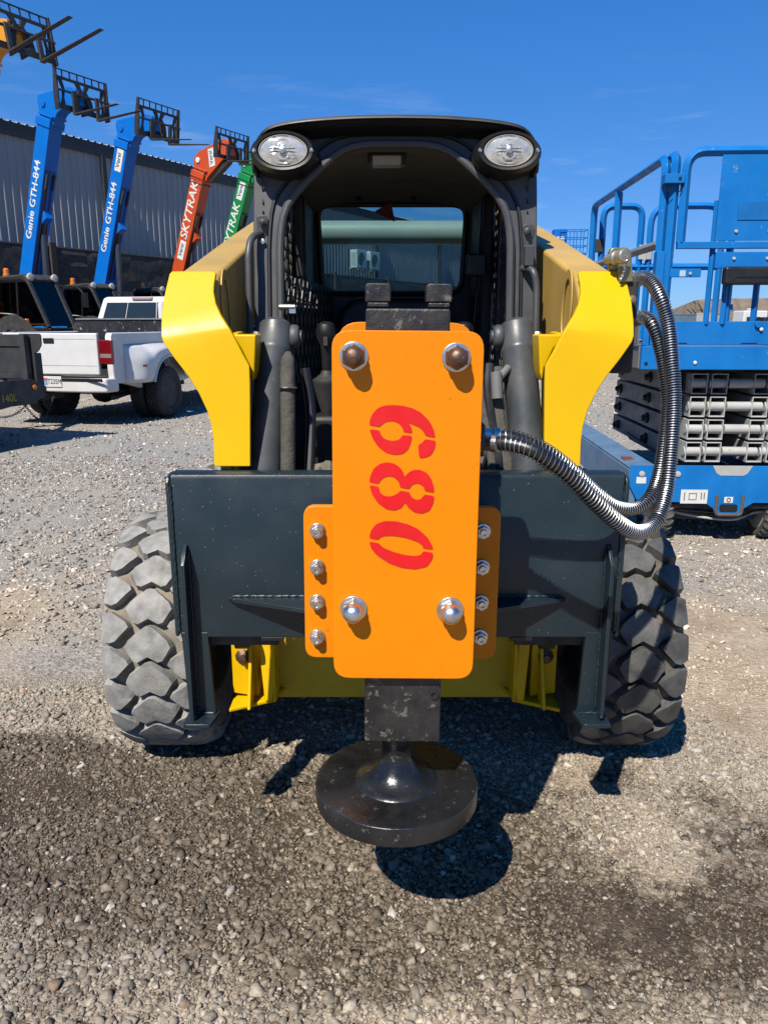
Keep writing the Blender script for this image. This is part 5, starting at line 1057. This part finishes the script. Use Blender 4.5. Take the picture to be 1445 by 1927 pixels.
# ================================================================== telehandlers
TH_RZ = math.atan2(NF.y, NF.x) - math.pi / 2
BT = tyre_mesh(.66, .44, .33, 20, 'big_tyre', 'bar', .035, [mat('big_tyre_rubber', (.04, .04, .04), .8, var=.2, scale=10, dust=.4, dustcol=(.10, .095, .085)), RUBB])
def telehandler(name, label, loc, paint, theta, L, words, sizes, tilt=0., head='hook', rimc=None, cabin=True, sticker_at=(), fork_len=1.45):
    t = thing(name, label, 'telehandler', (loc[0], loc[1], 0), TH_RZ, 'telehandlers parked with raised booms')
    RB = rim_mesh(.33, .18, rimc or paint)
    for x in (-1.0, 1.0):
        for y in (.55, 3.55):
            w = link('wheel', None, t); w.location = (x, y, .66); place(BT, 'tyre', w, rot=(random.random(), 0, 0)); place(RB, 'rim', w, rot=(0, 0, 0 if x > 0 else math.pi))
    part(MB().bb(-.62, .62, -.85, 4.2, .55, 1.05).bb(-.34, -.24, -.6, .7, 1.05, 1.95).bb(.24, .34, -.6, .7, 1.05, 1.95), 'chassis', paint, t, .03)
    part(MB().prism([(.36, y, z) for y, z in ((.9, .75), (.9, 1.45), (2.9, 1.32), (3.1, 1.1), (3.1, .75))], (.74, 0, 0)), 'engine_hood', paint, t, .05, 3)
    for x in (-1.0, 1.0):
        part(MB().tube([(x, 3.55 + .76 * math.cos(a), .66 + .76 * math.sin(a)) for a in [.35 + k * 2.2 / 12 for k in range(13)]], .2, 4, flat=.06), 'fender', BLKD, t, 0)
    if cabin:                                                 # glazed cab on the machine's left
        xa, xb = -1.12, -.36; cab = part(MB().prism([(xa, y, z) for y, z in ((1.0, .8), (1.0, 1.35), (2.95, 1.35), (2.9, .8))], (xb - xa, 0, 0)), 'cab', paint if name != 'telehandler' else BLK, t, .03)
        fr = [(1.05, 1.36), (1.12, 2.30), (1.22, 2.42), (2.15, 2.44), (2.35, 2.38), (2.90, 1.36)]
        for x in (xa + .03, xb - .03): part(MB().tube([(x, y, z) for y, z in fillet([(0, *q) for q in fr], .1, 4) for y, z in [(y, z)]] if False else [(x, p.y, p.z) for p in fillet([(0, *q) for q in fr], .12, 4)], .058, 8), 'cab_pillar', BLK, cab, 0)
        part(MB().prism([(xa, y, z) for y, z in ((1.10, 2.36), (1.22, 2.50), (2.2, 2.54), (2.42, 2.42), (2.36, 2.36))], (xb - xa, 0, 0)), 'cab_roof', BLKD, cab, .03)
        parts(MB().bar((xa + .03, 1.85, 1.36), (xa + .03, 1.95, 2.42), .05, .05).bar((xb - .03, 1.85, 1.36), (xb - .03, 1.95, 2.42), .05, .05), 'door_pillar', BLK, cab, bevel=.01)
        for x in (xa + .02, xb - .02): part(MB().prism([(x, y, z) for y, z in ((1.1, 1.38), (1.16, 2.38), (2.33, 2.38), (2.86, 1.38))], (.006, 0, 0)), 'side_glass', PANED, cab, 0)
        part(MB().prism([(x, y, z) for x, y, z in ((xa + .05, 2.87, 1.38), (xb - .05, 2.87, 1.38), (xb - .05, 2.36, 2.38), (xa + .05, 2.36, 2.38))], (0, .006, .003)), 'windscreen', PANED, cab, 0)
        part(MB().bb(xa + .2, xb - .2, 1.25, 1.75, 1.36, 1.55).bb(xa + .2, xb - .2, 1.25, 1.38, 1.552, 2.1), 'seat', mat('grey_seat', (.12, .125, .11), .8), cab, .05)
        part(MB().tube(arc(((xa + xb) / 2, 2.3, 1.72), .18, 0, 2 * math.pi, 20, (1, 0, 0), (0, .5, .86)), .016, 6).cyl(((xa + xb) / 2, 2.5, 1.4), ((xa + xb) / 2, 2.3, 1.72), .03, n=8), 'steering_wheel', BLK, cab, 0)
        part(MB().lathe([(.08, 0), (.08, .05), (.065, .06), (.065, .15), (.04, .18), (.0001, .18)], (xb - .1, 1.5, 2.51), (0, 0, 1), 14), 'beacon', AMBER, cab, 0)
        for x in (xa + .06, xb - .06): part(MB().lathe([(.075, -.06), (.09, 0), (.075, .02), (.0001, .03)], (x, 2.40, 2.47), (0, 1, .1), 14), 'work_light', LGREY, cab, 0)
        part(MB().tube(spline([(xa, 2.5, 2.3), (xa - .25, 2.7, 2.28), (xa - .33, 2.85, 2.15)], 5), .018, 6).box((xa - .36, 2.88, 1.98), (.12, .06, .34)), 'mirror', BLK, cab, .01)
        part(MB().tube(spline([(xb + .0, 2.0, 1.45), (xb + .3, 2.3, 1.62), (xb + .62, 1.75, 1.68)], 5), .018, 6).lathe([(.12, 0), (.11, .05), (.0001, .07)], (xb + .66, 1.70, 1.70), (.3, -1, 0), 14), 'mirror', BLK, cab, 0)
        parts(MB().box((xb + .42, 2.75, 1.42), (.10, .08, .26)).box((xb + .62, 2.75, 1.44), (.13, .08, .30)), 'turn_signal', AMBER, cab, bevel=.03)
    # boom
    el, ef = Vector((0, math.cos(theta), math.sin(theta))), Vector((0, math.sin(theta), -math.cos(theta))); pv = Vector((0, 0, 1.75))
    bw, bh = .21, .25
    Q = lambda l, f, x: pv + el * l + ef * f + Vector((x, 0, 0))
    boom = part(MB().prism([Q(-.45, -bh, -bw), Q(L, -bh, -bw), Q(L, bh, -bw), Q(.9, bh, -bw), Q(.2, bh * 1.5, -bw), Q(-.45, bh * .8, -bw)], (2 * bw, 0, 0)), 'boom', paint, t, .02, 2)
    part(MB().prism([Q(L - .22, -bh - .03, -bw - .03), Q(L - .03, -bh - .03, -bw - .03), Q(L - .03, bh + .03, -bw - .03), Q(L - .22, bh + .03, -bw - .03)], (2 * bw + .06, 0, 0)).prism([Q(L + .03, -bh + .02, -bw - .02), Q(L + .08, -bh + .02, -bw - .02), Q(L + .08, bh + .08, -bw - .02), Q(L + .03, bh + .08, -bw - .02)], (2 * bw + .04, 0, 0)), 'wear_collar', paint, boom, .008)
    part(MB().cyl(Q(.35, bh + .05, 0) + Vector((0, .55, -.75)), Q(2.3, bh + .03, 0), .085, n=14).cyl(Q(2.2, bh + .03, 0), Q(2.75, bh + .03, 0), .05, n=12), 'lift_cylinder', mat('dark_cylinder', (.04, .05, .07), .4), boom, .004)
    part(MB().prism([Q(2.55, bh, -.12), Q(3.0, bh, -.12), Q(2.8, bh + .2, -.12)], (.24, 0, 0)), 'cylinder_lug', paint, boom, .01)
    hz = MB()
    for x in (.07, .12, -.08): hz.tube([Q(1.2, bh + .025, x), Q(L - 1.4, bh + .035, x), Q(L - 1.25, bh + .06, x)], .016, 6)
    part(hz, 'hose_bundle', BLK, boom, 0)
    part(MB().bb(-.02, .02, -.02, .02, -.02, .02) if False else MB().prism([Q(L - 1.75, bh + .002, .10), Q(L - 1.35, bh + .002, .10), Q(L - 1.35, bh + .08, .10), Q(L - 1.75, bh + .06, .10)], (.05, 0, 0)).prism([Q(L - 1.75, bh + .002, -.12), Q(L - 1.35, bh + .002, -.12), Q(L - 1.35, bh + .08, -.12), Q(L - 1.75, bh + .06, -.12)], (.05, 0, 0)), 'hose_guide', BLKD, boom, .004)
    # boom head
    E_ = Q(L + .05, 0, 0)
    if head == 'hook': P = [(-.20, -.12), (-.29, .40), (-.22, .52), (.95, .56), (1.18, .48), (1.20, .08), (.76, .10), (.46, .02), (.28, -.18), (.22, -.32)]
    else: P = [(-.22, -.12), (-.26, .32), (-.08, .52), (1.05, .82), (1.25, .74), (1.28, .30), (1.0, .22), (.30, -.28), (.22, -.4)]
    hd = part(MB().prism(fillet([E_ + Vector((-.165, a, b)) for a, b in P], .09, 4, True), (.33, 0, 0)), 'boom_head', paint, boom, .012)
    part(MB().lathe([(.085, 0), (.085, .03), (.05, .035), (.0001, .035)], E_ + Vector((.165, -.05, .28)), (1, 0, 0), 16), 'head_pin', WHITED if head != 'hook' else paint, hd, 0)
    if head != 'hook':
        st = part(MB().prism([E_ + Vector((.166, a, b)) for a, b in ((.42, .02), (.66, .06), (.62, .60), (.38, .56))], (.003, 0, 0)), 'sticker', WHITED, hd, 0)
        text('Versi', 'sticker_lettering', INK, hd, .2, frame(E_ + Vector((.171, .50, .31)), (0, -.06, .5), (0, -1, -.1)), .001, .002)
        part(MB().prism([E_ + Vector((-.10, a, b)) for a, b in ((.30, -.42), (.42, -.40), (1.15, .10), (1.20, .24), (.98, .18))], (.2, 0, 0)), 'tilt_link', FORK, hd, .01)
        for k in range(2): part(MB().prism([Q(L - .30 - k * .11, -bh - .02, -bw - .015), Q(L - .27 - k * .11, -bh - .02, -bw - .015), Q(L - .24 - k * .11, bh + .04, -bw - .015), Q(L - .27 - k * .11, bh + .04, -bw - .015)], (2 * bw + .03, 0, 0)), 'boom_rib', BLKD if k else paint, boom, 0)
    # carriage and forks
    ca, sa = math.cos(tilt), math.sin(tilt); C0 = E_ + Vector((0, 1.24,   .16 if head == 'hook' else .42))
    K = lambda x, d, z: C0 + Vector((x, d * ca - z * sa * cz, d * sa + z * ca * cz)); cz = .66 if head == 'hook' else .62
    cw = .80 if head == 'hook' else .78; car = MB()
    box_ = lambda m, x0, x1, d0, d1, z0, z1: m.add([K(x, d, z) for z in (z0, z1) for d in (d0, d1) for x in (x0, x1)], [(0, 2, 3, 1), (4, 5, 7, 6), (0, 1, 5, 4), (2, 6, 7, 3), (0, 4, 6, 2), (1, 3, 7, 5)])
    car = part(box_(MB(), -cw, cw, .0, .05, -.42, -.24), 'fork_carriage', FORK, t, .008)
    part(box_(MB(), -cw, cw, .0, .04, .62, .72), 'upper_bar', FORK, car, .006); part(box_(MB(), -cw, cw, .0, .03, .94, .98), 'top_bar', FORK, car, .004)
    for s in (-1, 1): part(MB().prism([K(s * cw, d, z) for d, z in ((-.10, -.44), (.06, -.44), (.06, .98), (0, 1.0), (-.02, .98), (-.10, .15))], (-s * .045, 0, 0)), 'end_plate', FORK, car, .005)
    for k in range(6): part(box_(MB(), -cw + (k + 1) * 2 * cw / 7 - .012, -cw + (k + 1) * 2 * cw / 7 + .012, .0, .025, .72, .94), 'slat', FORK, car, 0)
    for s in (-1, 1):
        part(MB().prism([K(s * .16, .0, -.24), K(s * .30, .0, -.24), K(s * .26, .0, .12), K(s * .12, .0, .40), K(s * .22, .0, .62), K(s * .08, .0, .62), K(s * .02, .0, .40), K(s * .10, .0, .1)], (0, .045, 0)), 'brace', FORK, car, .005)
        part(box_(MB(), s * .15, s * .11, -.24, .0, -.40, .25), 'lug', FORK, car, .01)
        part(MB().prism([K(s * .56, .0, -.24), K(s * .70, .0, -.24), K(s * .64, .0, .0), K(s * .62, .0, .3), K(s * .72, .0, .62), K(s * .60, .0, .62), K(s * .54, .0, .3), K(s * .58, .0, 0)], (0, .03, 0)), 'brace', FORK, car, .004)
    part(MB().cyl(K(-cw, .07, .22), K(cw, .07, .22), .030, n=10), 'fork_shaft', FORKW, car, 0)
    for x in (-.36, .36) if head == 'hook' else (-.28, .34):
        f = part(box_(MB(), x - .055, x + .055, .08, .14, -.50, .28), 'fork', FORKW, t, .01)
        P = [K(x - .055, .08, -.50), K(x - .055, .08, -.56), K(x - .055, .14 + fork_len, -.535), K(x - .055, .16 + fork_len, -.525), K(x - .055, .14 + fork_len, -.515), K(x - .055, .25, -.50)]
        part(MB().prism(P, (.11, 0, 0)), 'fork_blade', FORKW, f, .008)
    # lettering along the lit side of the boom
    for wd, l0, sz, m in words: text(wd, 'boom_lettering', m, boom, sz, frame(Q(l0, -.02, bw + .004), el, -ef), .002, sizes, .18 if wd.isupper() else 0., 1.0)
    for l0, f0 in sticker_at:
        st = part(MB().prism([Q(l0, f0 - .13, bw + .003), Q(l0 + .62, f0 - .13, bw + .003), Q(l0 + .62, f0 + .13, bw + .003), Q(l0, f0 + .13, bw + .003)], (.003, 0, 0)), 'sticker', WHITED, boom, 0)
        text('Versi', 'sticker_lettering', INK, st, .20, frame(Q(l0 + .31, f0 - .02, bw + .008), el, -ef), .001, .004)
    return t
G = [('Genie GTH-844', 0, .40, WHITED)]
telehandler('telehandler', 'yellow telehandler nearest the truck, black cab, forks raised at top left corner', (-10.30, 19.0), YTH, R(67), 5.48, [], 0, tilt=R(10), fork_len=1.75)
telehandler('telehandler', 'left of the two blue telehandlers, GTH-844 boom above the pickup tailgate', (-10.33, 23.0), BLUE, R(70), 5.25, [('Genie GTH-844', 3.12, .315, WHITED)], .007, tilt=R(2), cabin=True)
telehandler('telehandler', 'right of the two blue telehandlers, GTH-844 boom behind the pickup cab', (-9.12, 25.5), BLUE, R(70), 5.22, [('Genie GTH-844', 2.98, .315, WHITED)], .007, tilt=R(-6), sticker_at=((4.35, .02),))
telehandler('telehandler', 'red orange telehandler with raised boom left of the skid steer cab', (-7.45, 28.0), ORTH, R(69), 4.85, [('SKYTRAK', 3.55, .44, WHITED)], .008, tilt=R(-4), head='jib', sticker_at=((1.95, .0),), fork_len=1.3)
telehandler('telehandler', 'green telehandler boom partly hidden behind the skid steer cab post', (-6.55, 30.6), GRN, R(68), 5.25, [('SKYTRAK', 3.25, .44, WHITED)], .008, tilt=R(-4), head='jib', sticker_at=((4.35, .0),), fork_len=1.3)

# ================================================================== far side of the yard
bl = thing('boom_lift', 'distant blue boom lift platform in the sky right of the cab', 'boom lift', (at(1045, 600, 40).x - 3.2, 40, 0), R(0))
pz = at(1068, 480, 40).z; px0, px1 = at(1048, 480, 40).x - bl.location.x, at(1100, 480, 40).x - bl.location.x
part(MB().bb(px0, px1, -.4, .4, pz, pz + .10), 'platform_floor', BLUEW, bl, .01)
for zz in (.42, .80, 1.16): part(MB().tube([(px0, -.4, pz + zz), (px1, -.4, pz + zz), (px1, .4, pz + zz), (px0, .4, pz + zz)], .022, 6, closed=True), 'guard_rail', BLUEW, bl, 0)
for k in range(5):
    for y in (-.4, .4): part(MB().cyl((px0 + (px1 - px0) * k / 4, y, pz + .1), (px0 + (px1 - px0) * k / 4, y, pz + 1.16), .022, n=6), 'rail_post', BLUEW, bl, 0)
part(MB().bb(px0 - .25, px0 + .35, -.3, .3, pz + .55, pz + 1.2), 'control_box', BLUE, bl, .03); part(MB().bb(px0 - .1, px0 + .25, -.32, -.302, pz + .45, pz + .85), 'control_lid', WHITE, bl, .02)
part(MB().bar((px0 + .1, 0, pz + .9), (.3, 0, 1.6), .3, .35).bar((px0 + .05, 0, pz + .1), (px0 + .25, 0, pz + .9), .2, .2), 'boom', BLUE, bl, .02)
part(MB().bb(-1.1, 1.1, -1, 1, .5, 1.5), 'turntable', BLUE, bl, .08)
for x in (-1.1, 1.1):
    for y in (-1.3, 1.3): w = link('wheel', None, bl); w.location = (x, y, .45); w.scale = (.7, .68, .68); place(BT, 'tyre', w)
def container(label, u, v0, Y, Lx, H, m, rz):
    p = at(u, v0, Y); c = thing('shipping_container', label, 'container', (p.x, Y, 0), rz)
    mb = MB(); n = 20; prof = []
    for k in range(n): a = -Lx / 2 + Lx * k / n; prof += [(a, -1.22), (a + Lx / n * .35, -1.22), (a + Lx / n * .5, -1.17), (a + Lx / n * .85, -1.17)]
    prof += [(Lx / 2, -1.22), (Lx / 2, 1.22), (-Lx / 2, 1.22)]
    part(mb.prism([(x, y, .15) for x, y in prof], (0, 0, H - .3)), 'corrugated_shell', m, c, 0)
    part(MB().bb(-Lx / 2 - .02, Lx / 2 + .02, -1.24, 1.24, H - .15, H).bb(-Lx / 2 - .02, Lx / 2 + .02, -1.24, 1.24, .0, .15), 'frame', m, c, .02)
    for s in (-1, 1): part(MB().bb(s * Lx / 2 - .08, s * Lx / 2 + .08, -1.25, -1.10, .15, H - .15), 'corner_post', m, c, 0)
    return c
container('slate blue shipping container far behind the hoses', 1281, 595, 100, 3.1, 2.6, BLUE_CONT, R(4)); container('pale grey shipping container far behind the scissor lift rails', 1340, 595, 92, 2.5, 2.6, mat('pale_container', (.42, .44, .45), .6), R(38))
rv = thing('motorhome', 'small white motorhome far behind the scissor lift rails', 'motorhome', (at(1411, 595, 85).x, 85, 0), R(6))
part(MB().bb(-1.35, 1.35, -1.1, 1.1, .75, 2.75), 'body', WHITE, rv, .15, 3); part(MB().bb(-1.0, .5, -1.115, -1.102, 1.6, 2.1), 'window', CARGLASS, rv, 0); part(MB().bb(-.3, .3, -.3, .3, 2.755, 3.0), 'roof_vent', WHITE, rv, .05); part(MB().bb(-1.3, 1.3, -1.0, 1.0, .35, .745), 'chassis', BLKD, rv, .03)
for x in (-.9, .9): w = link('wheel', None, rv); w.location = (x, -1.0, .40); w.rotation_euler = (0, 0, R(90)); place(TT, 'tyre', w)
dv = thing('parked_van', 'dark parked van at the far right edge behind the lift', 'van', (at(1452, 600, 55).x, 55, 0), R(8))
part(MB().prism([(x, -.9, z) for x, z in ((-1.3, .35), (-1.3, 1.2), (-1.1, 1.85), (1.6, 1.9), (2.2, 1.2), (2.3, .35))], (0, 1.8, 0)), 'body', BLK, dv, .08, 3); part(MB().prism([(x, -.905, z) for x, z in ((-1.05, 1.2), (-.95, 1.7), (.3, 1.72), (.3, 1.2))], (0, .003, 0)), 'window', CARGLASS, dv, 0)
for x in (-.7, 1.5): w = link('wheel', None, dv); w.location = (x, -.85, .38); w.rotation_euler = (0, 0, R(90)); w.scale = (1, .93, .93); place(TT, 'tyre', w)
rf = thing('pipe_fence', 'long low faded red pipe fence across the far yard', 'fence', (at(1340, 600, 70).x, 70, 0))
part(MB().cyl((-14, 0, 1.35), (12, 0, 1.35), .09, n=8), 'top_pipe', FADE_RED, rf, 0); part(MB().bb(-14, 12, -.05, .05, .55, .95), 'lower_panel', mat('faded_maroon', (.22, .06, .08), .8), rf, 0)
for k in range(14): part(MB().cyl((-14 + 2 * k, .1, 0), (-14 + 2 * k, .1, 1.5), .07, n=8), 'post', FADE_RED, rf, 0)
